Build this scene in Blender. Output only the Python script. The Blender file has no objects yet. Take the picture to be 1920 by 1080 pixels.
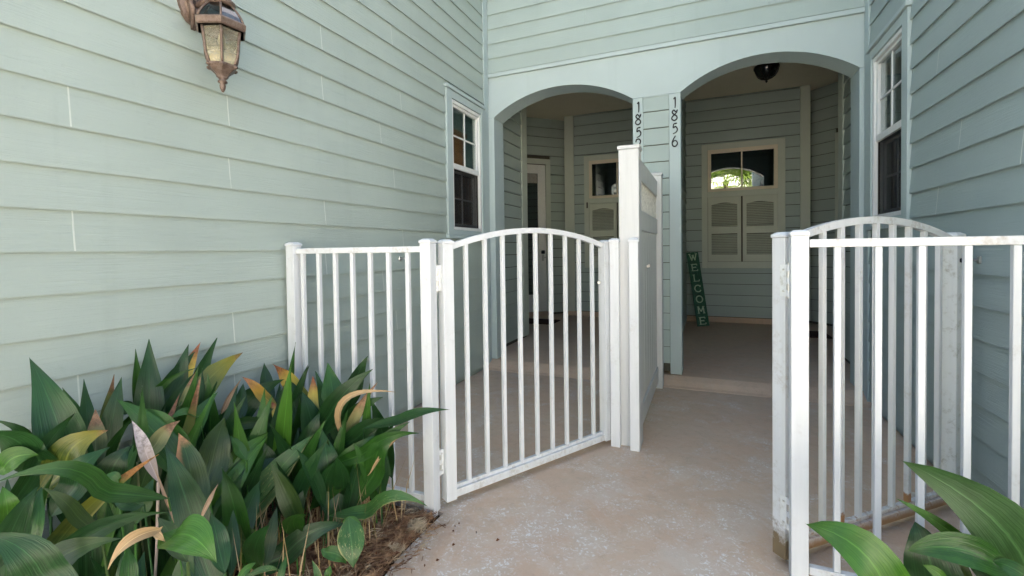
import bpy, bmesh, math, random
from mathutils import Vector, Matrix
random.seed(7)
R = math.radians
sc = bpy.context.scene
col = sc.collection

# ---------------------------------------------------------------- camera, sky, sun, exposure
cam_d = bpy.data.cameras.new("camera")
cam = bpy.data.objects.new("camera", cam_d)
col.objects.link(cam)
cam_d.sensor_width = 36.0
cam_d.lens = 862.2 / 1920 * 36.0
cam_d.shift_y = -(540 - 487.55) / 1920
cam_d.clip_start, cam_d.clip_end = 0.05, 600
YAW, PITCH, ROLL, EYE = R(22.95), R(1.217), R(-0.763), 1.2
r0 = Vector((math.cos(YAW), math.sin(YAW), 0)); f0 = Vector((-math.sin(YAW), math.cos(YAW), 0)); u0 = Vector((0, 0, 1))
fw = f0 * math.cos(PITCH) - u0 * math.sin(PITCH); up = u0 * math.cos(PITCH) + f0 * math.sin(PITCH)
rt = r0 * math.cos(ROLL) + up * math.sin(ROLL); up = up * math.cos(ROLL) - r0 * math.sin(ROLL)
cam.matrix_world = Matrix(((rt.x, up.x, -fw.x, 0), (rt.y, up.y, -fw.y, 0), (rt.z, up.z, -fw.z, EYE), (0, 0, 0, 1)))
sc.camera = cam

SUN_EL, SUN_ROT = R(54), R(-16)
world = bpy.data.worlds.new("World"); sc.world = world; world.use_nodes = True
wn = world.node_tree.nodes; wl = world.node_tree.links; wn.clear()
sky = wn.new('ShaderNodeTexSky'); sky.sky_type = 'NISHITA'; sky.sun_disc = False
sky.sun_elevation = SUN_EL; sky.sun_rotation = SUN_ROT; sky.air_density = 1.0; sky.dust_density = 3.0; sky.ozone_density = 1.0
bg = wn.new('ShaderNodeBackground'); bg.inputs['Strength'].default_value = 0.08
wo = wn.new('ShaderNodeOutputWorld')
wl.new(sky.outputs[0], bg.inputs['Color']); wl.new(bg.outputs[0], wo.inputs['Surface'])
sun_d = bpy.data.lights.new("sun", 'SUN'); sun_d.energy = 5.0; sun_d.angle = R(0.5); sun_d.color = (1.0, 0.95, 0.87)
sun = bpy.data.objects.new("sun", sun_d); col.objects.link(sun)
sdir = Vector((math.sin(SUN_ROT) * math.cos(SUN_EL), math.cos(SUN_ROT) * math.cos(SUN_EL), math.sin(SUN_EL)))
sun.rotation_euler = sdir.to_track_quat('Z', 'Y').to_euler(); sun.location = sdir * 40
sc.view_settings.view_transform = 'Standard'; sc.view_settings.look = 'None'
sc.view_settings.gamma = 1.0; sc.view_settings.use_curve_mapping = False
sc.view_settings.exposure = 2.72
sc.cycles.max_bounces = 16; sc.cycles.diffuse_bounces = 12; sc.cycles.transparent_max_bounces = 16

# ---------------------------------------------------------------- materials
def mat(name):
    m = bpy.data.materials.new(name); m.use_nodes = True
    nt = m.node_tree; nt.nodes.clear()
    return m, nt.nodes, nt.links
def mixrgb(n, l, a, b, fac, mode='MIX'):
    x = n.new('ShaderNodeMix'); x.data_type = 'RGBA'; x.blend_type = mode
    for s, v in (('A', a), ('B', b)):
        i = [k for k in x.inputs if k.name == s and k.type == 'RGBA'][0]
        if isinstance(v, tuple): i.default_value = (*v, 1)
        else: l.new(v, i)
    if isinstance(fac, (int, float)): x.inputs[0].default_value = fac
    else: l.new(fac, x.inputs[0])
    return [o for o in x.outputs if o.type == 'RGBA'][0]
def ramp(n, l, src, a, b, va=0.0, vb=1.0):
    r = n.new('ShaderNodeMapRange'); r.inputs['From Min'].default_value = a; r.inputs['From Max'].default_value = b
    r.inputs['To Min'].default_value = va; r.inputs['To Max'].default_value = vb
    l.new(src, r.inputs['Value']); return r.outputs[0]
def noise(n, l, vec, scale, detail=4, rough=.55, dist=0.0, stretch=None):
    x = n.new('ShaderNodeTexNoise'); x.inputs['Scale'].default_value = scale; x.inputs['Detail'].default_value = detail
    x.inputs['Roughness'].default_value = rough; x.inputs['Distortion'].default_value = dist
    if stretch:
        mp = n.new('ShaderNodeMapping'); mp.inputs['Scale'].default_value = stretch; l.new(vec, mp.inputs['Vector']); vec = mp.outputs[0]
    l.new(vec, x.inputs['Vector']); return x.outputs['Fac']
def math_(n, l, op, a, b):
    x = n.new('ShaderNodeMath'); x.operation = op
    for i, v in enumerate((a, b)):
        if isinstance(v, (int, float)): x.inputs[i].default_value = v
        else: l.new(v, x.inputs[i])
    return x.outputs[0]
def bump(n, l, h, strength, dist=0.01):
    b = n.new('ShaderNodeBump'); b.inputs['Strength'].default_value = strength; b.inputs['Distance'].default_value = dist
    l.new(h, b.inputs['Height']); return b.outputs[0]
def surf(n, l, color, rough=.6, nrm=None, spec=.4, metal=0.0):
    p = n.new('ShaderNodeBsdfPrincipled'); o = n.new('ShaderNodeOutputMaterial')
    if isinstance(color, tuple): p.inputs['Base Color'].default_value = (*color, 1)
    else: l.new(color, p.inputs['Base Color'])
    if isinstance(rough, (int, float)): p.inputs['Roughness'].default_value = rough
    else: l.new(rough, p.inputs['Roughness'])
    p.inputs['Specular IOR Level'].default_value = spec; p.inputs['Metallic'].default_value = metal
    if nrm is not None: l.new(nrm, p.inputs['Normal'])
    l.new(p.outputs[0], o.inputs['Surface']); return p
def pos(n):
    return n.new('ShaderNodeNewGeometry').outputs['Position']

def paint(name, base, axis, grain=.35, rough=.55):
    """painted fibre-cement siding, wood grain running along axis 'X' or 'Y' (or 'Z')"""
    m, n, l = mat(name); P = pos(n)
    st = {'X': (3, 60, 110), 'Y': (60, 3, 110), 'Z': (90, 90, 3), 'D': (6, 6, 110)}[axis]
    g = noise(n, l, P, 1.0, 5, .65, 1.2, st)
    big = noise(n, l, P, 1.3, 3); fine = noise(n, l, P, 38, 3)
    oi = n.new('ShaderNodeObjectInfo')
    c = mixrgb(n, l, tuple(v * .93 for v in base), tuple(min(1, v * 1.06) for v in base), ramp(n, l, big, .3, .7))
    c = mixrgb(n, l, c, tuple(v * .80 for v in base), ramp(n, l, fine, .62, .85, 0, .35))
    c = mixrgb(n, l, c, tuple(v * 1.05 for v in base), math_(n, l, 'MULTIPLY', oi.outputs['Random'], .35))
    # faint run-off streaks
    st2 = noise(n, l, P, 1, 4, .6, .3, (9, 9, .7))
    c = mixrgb(n, l, c, tuple(v * .82 for v in base), ramp(n, l, st2, .58, .8, 0, .35))
    surf(n, l, c, rough, bump(n, l, g, grain, .005), .35)
    return m
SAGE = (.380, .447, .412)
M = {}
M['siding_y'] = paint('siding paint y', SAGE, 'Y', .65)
M['siding_x_skycast'] = paint('siding paint x with sky cast', (.365, .442, .425), 'X', .3)  # bluer than SAGE: bluish skylight cast put into the front's colour
M['siding_r_skycast'] = paint('siding paint r with sky cast', (.350, .428, .425), 'Y', .65)  # same paint as the left wall, with blue skylight mixed into its colour
M['siding_d'] = paint('siding paint d', SAGE, 'D', .3)
M['trim'] = paint('trim paint', (.435, .522, .525), 'Z', .12)  # trim colour also shifted blue to carry the skylight cast
M['trim_x'] = paint('trim paint x', (.445, .53, .535), 'X', .15)  # blue skylight cast in this colour too
M['ceiling'] = paint('ceiling paint', (.74, .68, .55), 'X', .05)
M['shutter'] = paint('shutter paint', (.53, .57, .49), 'X', .08)
M['trim_in'] = paint('porch trim paint', (.53, .58, .51), 'Z', .1)
M['cream'] = paint('cream vinyl', (.72, .65, .52), 'Z', .03)

def white(name, base, dirt=.4, dirtcol=(.20, .15, .08), scale=9, zlow=None, thr=(.55, .75), rough=.42):
    m, n, l = mat(name); P = pos(n)
    a = noise(n, l, P, scale, 6, .7); b = noise(n, l, P, 60, 3, .6); s = noise(n, l, P, 1, 4, .6, .2, (26, 26, 2.0))
    c = mixrgb(n, l, base, tuple(v * .90 for v in base), ramp(n, l, s, .4, .75))
    d = math_(n, l, 'MULTIPLY', ramp(n, l, a, *thr), ramp(n, l, b, .38, .62))
    d = math_(n, l, 'MULTIPLY', d, dirt)
    c = mixrgb(n, l, c, dirtcol, d)
    if zlow:  # rust and algae soaked up from the ground, with its own ragged edge
        sx = n.new('ShaderNodeSeparateXYZ'); l.new(P, sx.inputs[0])
        zz = math_(n, l, 'ADD', sx.outputs['Z'], math_(n, l, 'MULTIPLY', math_(n, l, 'SUBTRACT', a, .5), zlow[2]))
        c = mixrgb(n, l, c, zlow[3], ramp(n, l, zz, zlow[1], zlow[0], 0, .95))
    surf(n, l, c, rough, bump(n, l, b, .06, .002), .45)
    return m
WH = (.665, .692, .715)
M['white'] = white('white powder coat', WH, .25)
M['white_rail'] = white('weathered white rail', WH, .55, (.26, .20, .13), 11, None, (.46, .68))
M['white_low'] = white('white coat rusty foot', WH, .45, (.24, .17, .08), 9, (.035, .085, .34, (.17, .115, .05)), (.5, .7))
M['white_rust'] = white('white rail rusty', WH, .9, (.30, .14, .05), 13, (-.03, .012, .05, (.30, .16, .06)), (.42, .62))
M['white_foot'] = white('white baluster rusty foot', WH, .35, (.30, .20, .10), 9, (.055, .068, .16, (.33, .15, .045)), (.5, .7))
M['white_mould'] = white('white stile mould', (.72, .75, .75), .6, (.22, .20, .12), 16, None, (.5, .68))
M['pvc'] = white('white pvc', (.57, .585, .59), .25, (.35, .30, .22), 7, None, (.55, .8), .35)
M['pvc_grey'] = white('pvc panel', (.62, .64, .62), .3, (.35, .34, .28), 7, None, (.5, .8), .4)
M['vinyl'] = white('window vinyl', (.78, .79, .78), .15)

def simple(name, c, rough=.5, metal=0., spec=.4, var=.15, scale=30, bmp=0.0):
    m, n, l = mat(name); P = pos(n); a = noise(n, l, P, scale, 4, .6)
    cc = mixrgb(n, l, tuple(v * (1 - var) for v in c), tuple(min(1, v * (1 + var)) for v in c), ramp(n, l, a, .3, .7))
    surf(n, l, cc, rough, bump(n, l, a, bmp, .003) if bmp else None, spec, metal); return m
M['steel'] = simple('hinge steel', (.55, .55, .53), .35, .8, .5)
M['black'] = simple('black iron', (.012, .016, .018), .5)
M['bronze_dark'] = simple('dark bronze', (.03, .022, .017), .45, .4)
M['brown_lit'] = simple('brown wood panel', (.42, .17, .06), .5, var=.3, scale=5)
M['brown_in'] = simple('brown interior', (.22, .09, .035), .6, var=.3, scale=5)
M['dark_in'] = simple('dim interior', (.035, .032, .028), .9)
M['blind'] = simple('window blind', (.35, .33, .30), .8)
M['door'] = simple('white door paint', (.80, .80, .77), .45, var=.05)
M['mat'] = simple('coir doormat', (.06, .022, .012), .95, var=.4, scale=80, bmp=.6)
M['stone'] = simple('pale stone', (.55, .52, .45), .9, var=.3, scale=40, bmp=.5)
M['drive'] = simple('sunlit driveway concrete', (.66, .61, .53), .9, var=.08, scale=3)
M['render'] = simple('cream render', (.86, .83, .78), .9, var=.05, scale=2)
M['roofing'] = simple('grey shingle', (.16, .15, .14), .9, var=.2, scale=8)
M['teal_in'] = simple('room wall', (.16, .24, .24), .8)
M['paper'] = simple('building paper', (.09, .085, .065), .95)
M['lattice'] = simple('weathered lattice', (.56, .54, .47), .7, var=.2)
M['blind_blue'] = simple('pale blind', (.24, .28, .30), .8)
M['curtain_grey'] = simple('grey curtain', (.16, .17, .18), .9)
M['caulk'] = simple('painted caulk', (.56, .61, .56), .5, var=.04)
M['rubber'] = simple('dark wire', (.03, .03, .03), .6)

m, n, l = mat('aged copper'); P = pos(n)
a = noise(n, l, P, 45, 5, .65); b = noise(n, l, P, 160, 3)
c = mixrgb(n, l, (.125, .082, .062), (.205, .150, .122), ramp(n, l, a, .35, .65))
c = mixrgb(n, l, c, (.10, .06, .04), ramp(n, l, b, .55, .7))
surf(n, l, c, ramp(n, l, a, .3, .7, .35, .6), bump(n, l, b, .3, .002), .5, .35); M['copper'] = m

m, n, l = mat('seeded lantern glass'); P = pos(n)
a = noise(n, l, P, 38, 4, .6, 2.0)
sx = n.new('ShaderNodeSeparateXYZ'); l.new(P, sx.inputs[0])
tr = n.new('ShaderNodeBsdfTransparent'); gl = n.new('ShaderNodeBsdfGlossy'); df = n.new('ShaderNodeBsdfDiffuse'); o = n.new('ShaderNodeOutputMaterial')
tr.inputs[0].default_value = (.62, .60, .47, 1); gl.inputs['Roughness'].default_value = .08; gl.inputs['Color'].default_value = (.9, .88, .8, 1)
l.new(mixrgb(n, l, (.30, .29, .21), (.62, .52, .28), ramp(n, l, a, .35, .65)), df.inputs[0])
nb = bump(n, l, a, .9, .02); l.new(nb, gl.inputs['Normal'])
m1 = n.new('ShaderNodeMixShader'); m2 = n.new('ShaderNodeMixShader')
zf = ramp(n, l, math_(n, l, 'ADD', sx.outputs['Z'], math_(n, l, 'MULTIPLY', a, .06)), 2.14, 2.09, .18, .75)   # grime settled in the lower half
l.new(zf, m1.inputs[0]); l.new(tr.outputs[0], m1.inputs[1]); l.new(df.outputs[0], m1.inputs[2])
m2.inputs[0].default_value = .22; l.new(m1.outputs[0], m2.inputs[1]); l.new(gl.outputs[0], m2.inputs[2]); l.new(m2.outputs[0], o.inputs['Surface'])
M['seeded'] = m

def glass(name, tint, refl, rough=.01, wob=.0):
    m, n, l = mat(name)
    tr = n.new('ShaderNodeBsdfTransparent'); gl = n.new('ShaderNodeBsdfGlossy'); o = n.new('ShaderNodeOutputMaterial')
    tr.inputs[0].default_value = (*tint, 1); gl.inputs['Roughness'].default_value = rough; gl.inputs['Color'].default_value = (.95, .97, 1, 1)
    fr = n.new('ShaderNodeLayerWeight'); fr.inputs['Blend'].default_value = .5
    if wob:
        a = noise(n, l, pos(n), 2.2, 1); nb = bump(n, l, a, wob, .02); l.new(nb, gl.inputs['Normal'])
    f = math_(n, l, 'ADD', math_(n, l, 'MULTIPLY', math_(n, l, 'POWER', fr.outputs['Facing'], 4.0), .6), refl)
    mx = n.new('ShaderNodeMixShader'); l.new(f, mx.inputs[0]); l.new(tr.outputs[0], mx.inputs[1]); l.new(gl.outputs[0], mx.inputs[2]); l.new(mx.outputs[0], o.inputs['Surface'])
    return m
M['glass'] = glass('window glass', (.80, .84, .82), .14, .01, .03)
M['glass_dark'] = glass('porch window glass', (.42, .42, .40), .32, .005)
M['glass_smoke'] = glass('smoked lantern roof glass', (.30, .34, .36), .06, .10)
M['screen'] = None
m, n, l = mat('insect screen'); tr = n.new('ShaderNodeBsdfTransparent'); df = n.new('ShaderNodeBsdfDiffuse'); o = n.new('ShaderNodeOutputMaterial')
df.inputs[0].default_value = (.035, .033, .032, 1); mx = n.new('ShaderNodeMixShader'); mx.inputs[0].default_value = .5
l.new(tr.outputs[0], mx.inputs[1]); l.new(df.outputs[0], mx.inputs[2]); l.new(mx.outputs[0], o.inputs['Surface']); M['screen'] = m

# concrete: pinkish-brown stain, worn through to pale aggregate in patches
def concrete(name, worn):
    m, n, l = mat(name); P = pos(n)
    a = noise(n, l, P, 1.1, 5, .6, .4); b = noise(n, l, P, 5.5, 8, .75, .6); c_ = noise(n, l, P, 34, 8, .75, 1.0); d = noise(n, l, P, 150, 3); e_ = noise(n, l, P, 13, 8, .8, .4)
    base = mixrgb(n, l, (0.546, 0.374, 0.265), (0.586, 0.460, 0.351), ramp(n, l, a, .3, .7))
    base = mixrgb(n, l, base, (0.489, 0.397, 0.305), ramp(n, l, b, .45, .70, 0, .7))
    base = mixrgb(n, l, base, (0.627, 0.397, 0.265), ramp(n, l, noise(n, l, P, 2.3, 7, .7, .8), .54, .76, 0, .38))
    base = mixrgb(n, l, base, (0.328, 0.259, 0.196), ramp(n, l, e_, .52, .74, 0, .50))
    base = mixrgb(n, l, base, (0.644, 0.552, 0.454), ramp(n, l, e_, .46, .30, 0, .40))
    base = mixrgb(n, l, base, (0.276, 0.207, 0.149), ramp(n, l, c_, .58, .76, 0, .50))
    if worn:
        sx = n.new('ShaderNodeSeparateXYZ'); l.new(P, sx.inputs[0])
        # the foot-worn front of the walk: more bare patches towards the street
        w0 = ramp(n, l, sx.outputs['Y'], 3.2, 1.4, -.02, .15)
        vor = n.new('ShaderNodeTexVoronoi'); vor.inputs['Scale'].default_value = 52; vor.feature = 'F1'
        mpw = n.new('ShaderNodeVectorMath'); mpw.operation = 'ADD'; l.new(P, mpw.inputs[0])
        nx = n.new('ShaderNodeTexNoise'); nx.inputs['Scale'].default_value = 26; nx.inputs['Detail'].default_value = 5; l.new(P, nx.inputs['Vector'])
        sc_ = n.new('ShaderNodeVectorMath'); sc_.operation = 'SCALE'; sc_.inputs['Scale'].default_value = .10; l.new(nx.outputs['Color'], sc_.inputs[0]); l.new(sc_.outputs[0], mpw.inputs[1])
        l.new(mpw.outputs[0], vor.inputs['Vector'])
        patch = math_(n, l, 'ADD', noise(n, l, P, 3.4, 6, .7, .5), w0)
        base = mixrgb(n, l, base, (0.598, 0.535, 0.460), ramp(n, l, patch, .50, .72, 0, .6))
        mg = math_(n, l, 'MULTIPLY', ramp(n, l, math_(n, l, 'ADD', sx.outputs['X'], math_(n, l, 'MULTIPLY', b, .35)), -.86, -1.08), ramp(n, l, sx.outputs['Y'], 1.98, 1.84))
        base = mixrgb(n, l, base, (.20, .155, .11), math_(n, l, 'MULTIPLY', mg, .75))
        fl = math_(n, l, 'MULTIPLY', ramp(n, l, patch, .50, .66), ramp(n, l, vor.outputs['Distance'], .42, .26))
        fl = math_(n, l, 'MULTIPLY', fl, ramp(n, l, b, .40, .55))
        base = mixrgb(n, l, base, (0.740, 0.740, 0.740), math_(n, l, 'MULTIPLY', fl, .85))
    base = mixrgb(n, l, base, (0.184, 0.144, 0.109), ramp(n, l, d, .68, .80, 0, .7))
    hh = math_(n, l, 'ADD', math_(n, l, 'MULTIPLY', c_, .7), math_(n, l, 'MULTIPLY', d, .3))
    surf(n, l, base, .8, bump(n, l, hh, .45, .006), .3); return m
M['concrete'] = concrete('stained concrete', True)
M['concrete_porch'] = concrete('porch concrete', False)

m, n, l = mat('mulch'); P = pos(n); a = noise(n, l, P, 30, 6, .7, 1.5); b = noise(n, l, P, 6, 3)
c = mixrgb(n, l, (.02, .012, .008), (.075, .042, .026), ramp(n, l, a, .35, .65)); c = mixrgb(n, l, c, (.05, .03, .02), ramp(n, l, b, .4, .7))
surf(n, l, c, .95, bump(n, l, a, 1.0, .03), .1); M['mulch'] = m
m, n, l = mat('lawn'); P = pos(n); a = noise(n, l, P, 40, 6, .7); b = noise(n, l, P, .6, 3)
c = mixrgb(n, l, (.04, .09, .02), (.09, .15, .035), ramp(n, l, a, .3, .7)); c = mixrgb(n, l, c, (.13, .14, .05), ramp(n, l, b, .5, .8, 0, .6))
surf(n, l, c, .95, bump(n, l, a, 1.0, .04), .1); M['lawn'] = m

def straw_mat(name, c1, c2, c3):
    m, n, l = mat(name); oi = noise(n, l, pos(n), 22, 2)
    c = mixrgb(n, l, c1, c2, ramp(n, l, oi, .35, .65)); c = mixrgb(n, l, c, c3, ramp(n, l, noise(n, l, pos(n), 9, 2), .55, .62))
    surf(n, l, c, .85, None, .2); return m
M['straw'] = straw_mat('pine straw', (.12, .06, .034), (.34, .21, .12), (.46, .36, .24))
M['stalk'] = straw_mat('dry stalk', (.30, .20, .10), (.42, .32, .18), (.22, .17, .06))
M['litter'] = straw_mat('leaf litter', (.13, .045, .022), (.20, .085, .04), (.09, .045, .03))

def leaf_mat(name, c1, c2, tip=None, t0=.8, t1=.95, tip2=None, edge=None, spots=None, rough=.30, dead=False):
    m, n, l = mat(name)
    uv = n.new('ShaderNodeUVMap'); uv.uv_map = 'UVMap'; sx = n.new('ShaderNodeSeparateXYZ'); l.new(uv.outputs[0], sx.inputs[0])
    U, V = sx.outputs['X'], sx.outputs['Y']; P = pos(n); oi = n.new('ShaderNodeObjectInfo')
    stri = noise(n, l, uv.outputs[0], 1, 3, .6, .0, (34, 1.3, 1)); big = noise(n, l, P, 11, 4, .6, .5)
    k_ = .80 if not dead else 1.0
    c1 = tuple(v * k_ for v in c1); c2 = tuple(v * k_ for v in c2)
    c = mixrgb(n, l, c1, c2, ramp(n, l, stri, .40, .62))
    c = mixrgb(n, l, c, tuple(v * .55 for v in c1), ramp(n, l, big, .50, .72, 0, .6))
    c = mixrgb(n, l, c, tuple(v * 1.5 for v in c2), math_(n, l, 'MULTIPLY', oi.outputs['Random'], .35))
    mid = ramp(n, l, math_(n, l, 'ABSOLUTE', math_(n, l, 'SUBTRACT', U, .5), 0), .0, .03, .55, 0)
    c = mixrgb(n, l, c, tuple(min(1, v * 2.0 + .01) for v in c2), mid)
    wob = math_(n, l, 'MULTIPLY', math_(n, l, 'SUBTRACT', big, .5), .35)
    wob = math_(n, l, 'ADD', wob, math_(n, l, 'MULTIPLY', math_(n, l, 'SUBTRACT', stri, .5), .18))
    if edge:
        e = math_(n, l, 'ADD', math_(n, l, 'ABSOLUTE', math_(n, l, 'SUBTRACT', U, edge[1]), 0), wob)
        c = mixrgb(n, l, c, edge[0], ramp(n, l, e, edge[3], edge[2], 0, 1))
    if tip:
        v2 = math_(n, l, 'ADD', V, wob)
        if tip2: c = mixrgb(n, l, c, tip2, ramp(n, l, v2, t0 - .22, t0 + .02))
        tc = mixrgb(n, l, tip, tuple(v * .45 for v in tip), ramp(n, l, noise(n, l, P, 60, 4, .7), .42, .62))
        c = mixrgb(n, l, c, tc, ramp(n, l, v2, t0, t1))
    if spots:
        s = math_(n, l, 'MULTIPLY', ramp(n, l, noise(n, l, uv.outputs[0], 1, 4, .7, 1.5, (16, 9, 1)), .60, .66), ramp(n, l, noise(n, l, P, 14, 2), .42, .55))
        c = mixrgb(n, l, c, spots, s)
    bs = noise(n, l, uv.outputs[0], 1, 2, .5, .0, (26, .6, 1))
    bn = bump(n, l, bs if not dead else big, .28 if not dead else .8, .006)
    p = n.new('ShaderNodeBsdfPrincipled'); l.new(c, p.inputs['Base Color']); p.inputs['Roughness'].default_value = rough
    p.inputs['Specular IOR Level'].default_value = .38 if not dead else .15; l.new(bn, p.inputs['Normal'])
    t = n.new('ShaderNodeBsdfTranslucent'); l.new(mixrgb(n, l, c, (.25, .5, .05) if not dead else (.4, .3, .15), .35), t.inputs[0])
    mx = n.new('ShaderNodeMixShader'); mx.inputs[0].default_value = .10; o = n.new('ShaderNodeOutputMaterial')
    l.new(p.outputs[0], mx.inputs[1]); l.new(t.outputs[0], mx.inputs[2]); l.new(mx.outputs[0], o.inputs['Surface'])
    return m
BR = (.30, .15, .07); TAN = (.50, .37, .22)
LM = {
 'dark': leaf_mat('leaf dark green', (.008, .036, .009), (.026, .086, .024)),
 'mid': leaf_mat('leaf green', (.014, .062, .009), (.040, .125, .020)),
 'light': leaf_mat('leaf bright green', (.034, .120, .012), (.075, .190, .024)),
 'glossr': leaf_mat('leaf broad green', (.020, .066, .015), (.044, .112, .032), rough=.42),
 'olive': leaf_mat('leaf olive', (.055, .100, .014), (.150, .175, .030), BR, .90, 1.0, (.25, .22, .03)),
 'olived': leaf_mat('leaf dull olive', (.022, .050, .012), (.052, .092, .022)),
 'tipbrown': leaf_mat('leaf brown tip', (.022, .070, .022), (.060, .110, .040), (.24, .11, .06), .74, .86, (.14, .15, .04)),
 'deadtip': leaf_mat('leaf withered tip', (.10, .14, .05), (.17, .19, .08), (.34, .19, .11), .66, .76, (.26, .24, .10), rough=.5),
 'deadwhite': leaf_mat('leaf bleached tip', (.30, .22, .17), (.40, .32, .27), (.52, .45, .43), .35, .6, rough=.8, dead=True),
 'yellowtip': leaf_mat('leaf yellow tip', (.12, .17, .05), (.30, .32, .10), (.36, .12, .06), .66, .92, (.55, .42, .07), rough=.5),
 'orangetip': leaf_mat('leaf orange tip', (.14, .16, .04), (.32, .26, .06), (.42, .20, .12), .55, .9, (.52, .30, .05), rough=.6),
 'longtip': leaf_mat('leaf long burnt tip', (.030, .060, .018), (.075, .125, .030), (.44, .20, .06), .80, .88, (.26, .26, .03), edge=((.30, .28, .10), 1.0, .03, .10)),
 'burnt': leaf_mat('leaf burnt edge', (.022, .060, .016), (.050, .100, .028), (.42, .22, .10), .80, .95, edge=((.40, .20, .09), .0, .12, .34)),
 'mottled': leaf_mat('leaf scarred', (.028, .095, .022), (.065, .160, .040), spots=(.50, .45, .18), edge=((.42, .36, .14), 1.0, -.02, .10)),
 'dead': leaf_mat('leaf dead', (.28, .17, .10), (.44, .31, .20), rough=.8, dead=True),
 'straw': leaf_mat('leaf straw', (.30, .20, .10), (.47, .34, .19), rough=.8, dead=True),
}
M['frond'] = leaf_mat('palm frond', (.16, .26, .04), (.30, .40, .07), rough=.5)
M['bark'] = simple('palm bark', (.16, .12, .085), .95, var=.5, scale=14, bmp=1.0)

m, n, l = mat('green sign paint'); P = pos(n); a = noise(n, l, P, 20, 5, .65)
c = mixrgb(n, l, (.012, .072, .038), (.025, .115, .065), ramp(n, l, a, .35, .65)); surf(n, l, c, .5, bump(n, l, a, .15, .003), .35); M['sign'] = m
M['sign_ink'] = simple('sign letters', (.42, .55, .40), .7, var=.2, scale=40)

# ---------------------------------------------------------------- mesh helpers
class Frame:
    """wall frame: u along the wall, n out of it, z up"""
    def __init__(s, o, u, n):
        s.o = Vector(o); s.u = Vector(u).normalized(); s.n = Vector(n).normalized()
    def p(s, u, n, z): return s.o + s.u * u + s.n * n + Vector((0, 0, z))
WORLD = Frame((0, 0, 0), (1, 0, 0), (0, 1, 0))
class MB:
    def __init__(s): s.v = []; s.f = []; s.uv = None; s.smooth = False
    def add(s, vs, fs):
        k = len(s.v); s.v += [Vector(v) for v in vs]; s.f += [tuple(i + k for i in f) for f in fs]; return s
    def box(s, F, u0, u1, n0, n1, z0, z1):
        vs = [F.p(u, n, z) for z in (z0, z1) for n in (n0, n1) for u in (u0, u1)]
        return s.add(vs, [(0, 1, 3, 2), (4, 6, 7, 5), (0, 4, 5, 1), (2, 3, 7, 6), (0, 2, 6, 4), (1, 5, 7, 3)])
    def wb(s, x0, x1, y0, y1, z0, z1): return s.box(WORLD, x0, x1, y0, y1, z0, z1)
    def prism(s, F, sec, u0, u1):
        k = len(sec); vs = [F.p(u0, n, z) for n, z in sec] + [F.p(u1, n, z) for n, z in sec]
        return s.add(vs, [tuple(range(k)), tuple(range(2 * k - 1, k - 1, -1))] + [(i, (i + 1) % k, k + (i + 1) % k, k + i) for i in range(k)])
    def bar(s, a, b, w, h, side=(0, 0, 1)):
        a = Vector(a); b = Vector(b); d = (b - a).normalized(); x = d.cross(Vector(side))
        if x.length < 1e-4: x = d.cross(Vector((1, 0, 0)))
        x.normalize(); y = x.cross(d)
        vs = [q + x * sx * w / 2 + y * sy * h / 2 for q in (a, b) for sx, sy in ((-1, -1), (1, -1), (1, 1), (-1, 1))]
        return s.add(vs, [(0, 3, 2, 1), (4, 5, 6, 7), (0, 1, 5, 4), (1, 2, 6, 5), (2, 3, 7, 6), (3, 0, 4, 7)])
    def lathe(s, c, prof, seg=24, ph=0., closed=True, a0=0., a1=2 * math.pi):
        c = Vector(c); k = len(s.v); full = abs(a1 - a0 - 2 * math.pi) < 1e-6; m = seg if full else seg + 1
        for r, z in prof:
            for i in range(m):
                t = a0 + ph + (a1 - a0) * i / seg; s.v.append(c + Vector((r * math.cos(t), r * math.sin(t), z)))
        for j in range(len(prof) - 1):
            for i in range(seg):
                i2 = (i + 1) % m; s.f.append((k + j * m + i, k + j * m + i2, k + (j + 1) * m + i2, k + (j + 1) * m + i))
        if closed and full:
            s.f.append(tuple(k + i for i in range(m))[::-1]); s.f.append(tuple(k + (len(prof) - 1) * m + i for i in range(m)))
        return s
    def tube(s, pts, r, seg=8):
        pts = [Vector(p) for p in pts]; k = len(s.v); rs = r if isinstance(r, (list, tuple)) else [r] * len(pts)
        ref = Vector((0, 0, 1))
        for i, p in enumerate(pts):
            d = (pts[min(i + 1, len(pts) - 1)] - pts[max(i - 1, 0)]).normalized()
            x = d.cross(ref)
            if x.length < .05: x = d.cross(Vector((1, 0, 0)))
            x.normalize(); y = x.cross(d)
            for j in range(seg):
                t = 2 * math.pi * j / seg; s.v.append(p + (x * math.cos(t) + y * math.sin(t)) * rs[i])
        for i in range(len(pts) - 1):
            for j in range(seg):
                s.f.append((k + i * seg + j, k + i * seg + (j + 1) % seg, k + (i + 1) * seg + (j + 1) % seg, k + (i + 1) * seg + j))
        s.f.append(tuple(k + j for j in range(seg))[::-1]); s.f.append(tuple(k + (len(pts) - 1) * seg + j for j in range(seg)))
        return s
    def build(s, name, material, parent=None, bevel=0., smooth=False, recalc=True):
        o0 = ORG.get(parent.name, Vector()) if parent else Vector()
        me = bpy.data.meshes.new(name)
        me.from_pydata([v - o0 for v in s.v], [], s.f)
        if recalc or bevel:
            bm = bmesh.new(); bm.from_mesh(me)
            bmesh.ops.recalc_face_normals(bm, faces=bm.faces)
            if bevel: bmesh.ops.bevel(bm, geom=list(bm.edges), offset=bevel, segments=1, affect='EDGES', clamp_overlap=True)
            bm.to_mesh(me); bm.free()
        if smooth:
            for p in me.polygons: p.use_smooth = True
        if material: me.materials.append(material)
        o = bpy.data.objects.new(name, me); col.objects.link(o)
        if parent: o.parent = parent; ORG[o.name] = o0
        return o
ORG = {}
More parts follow.
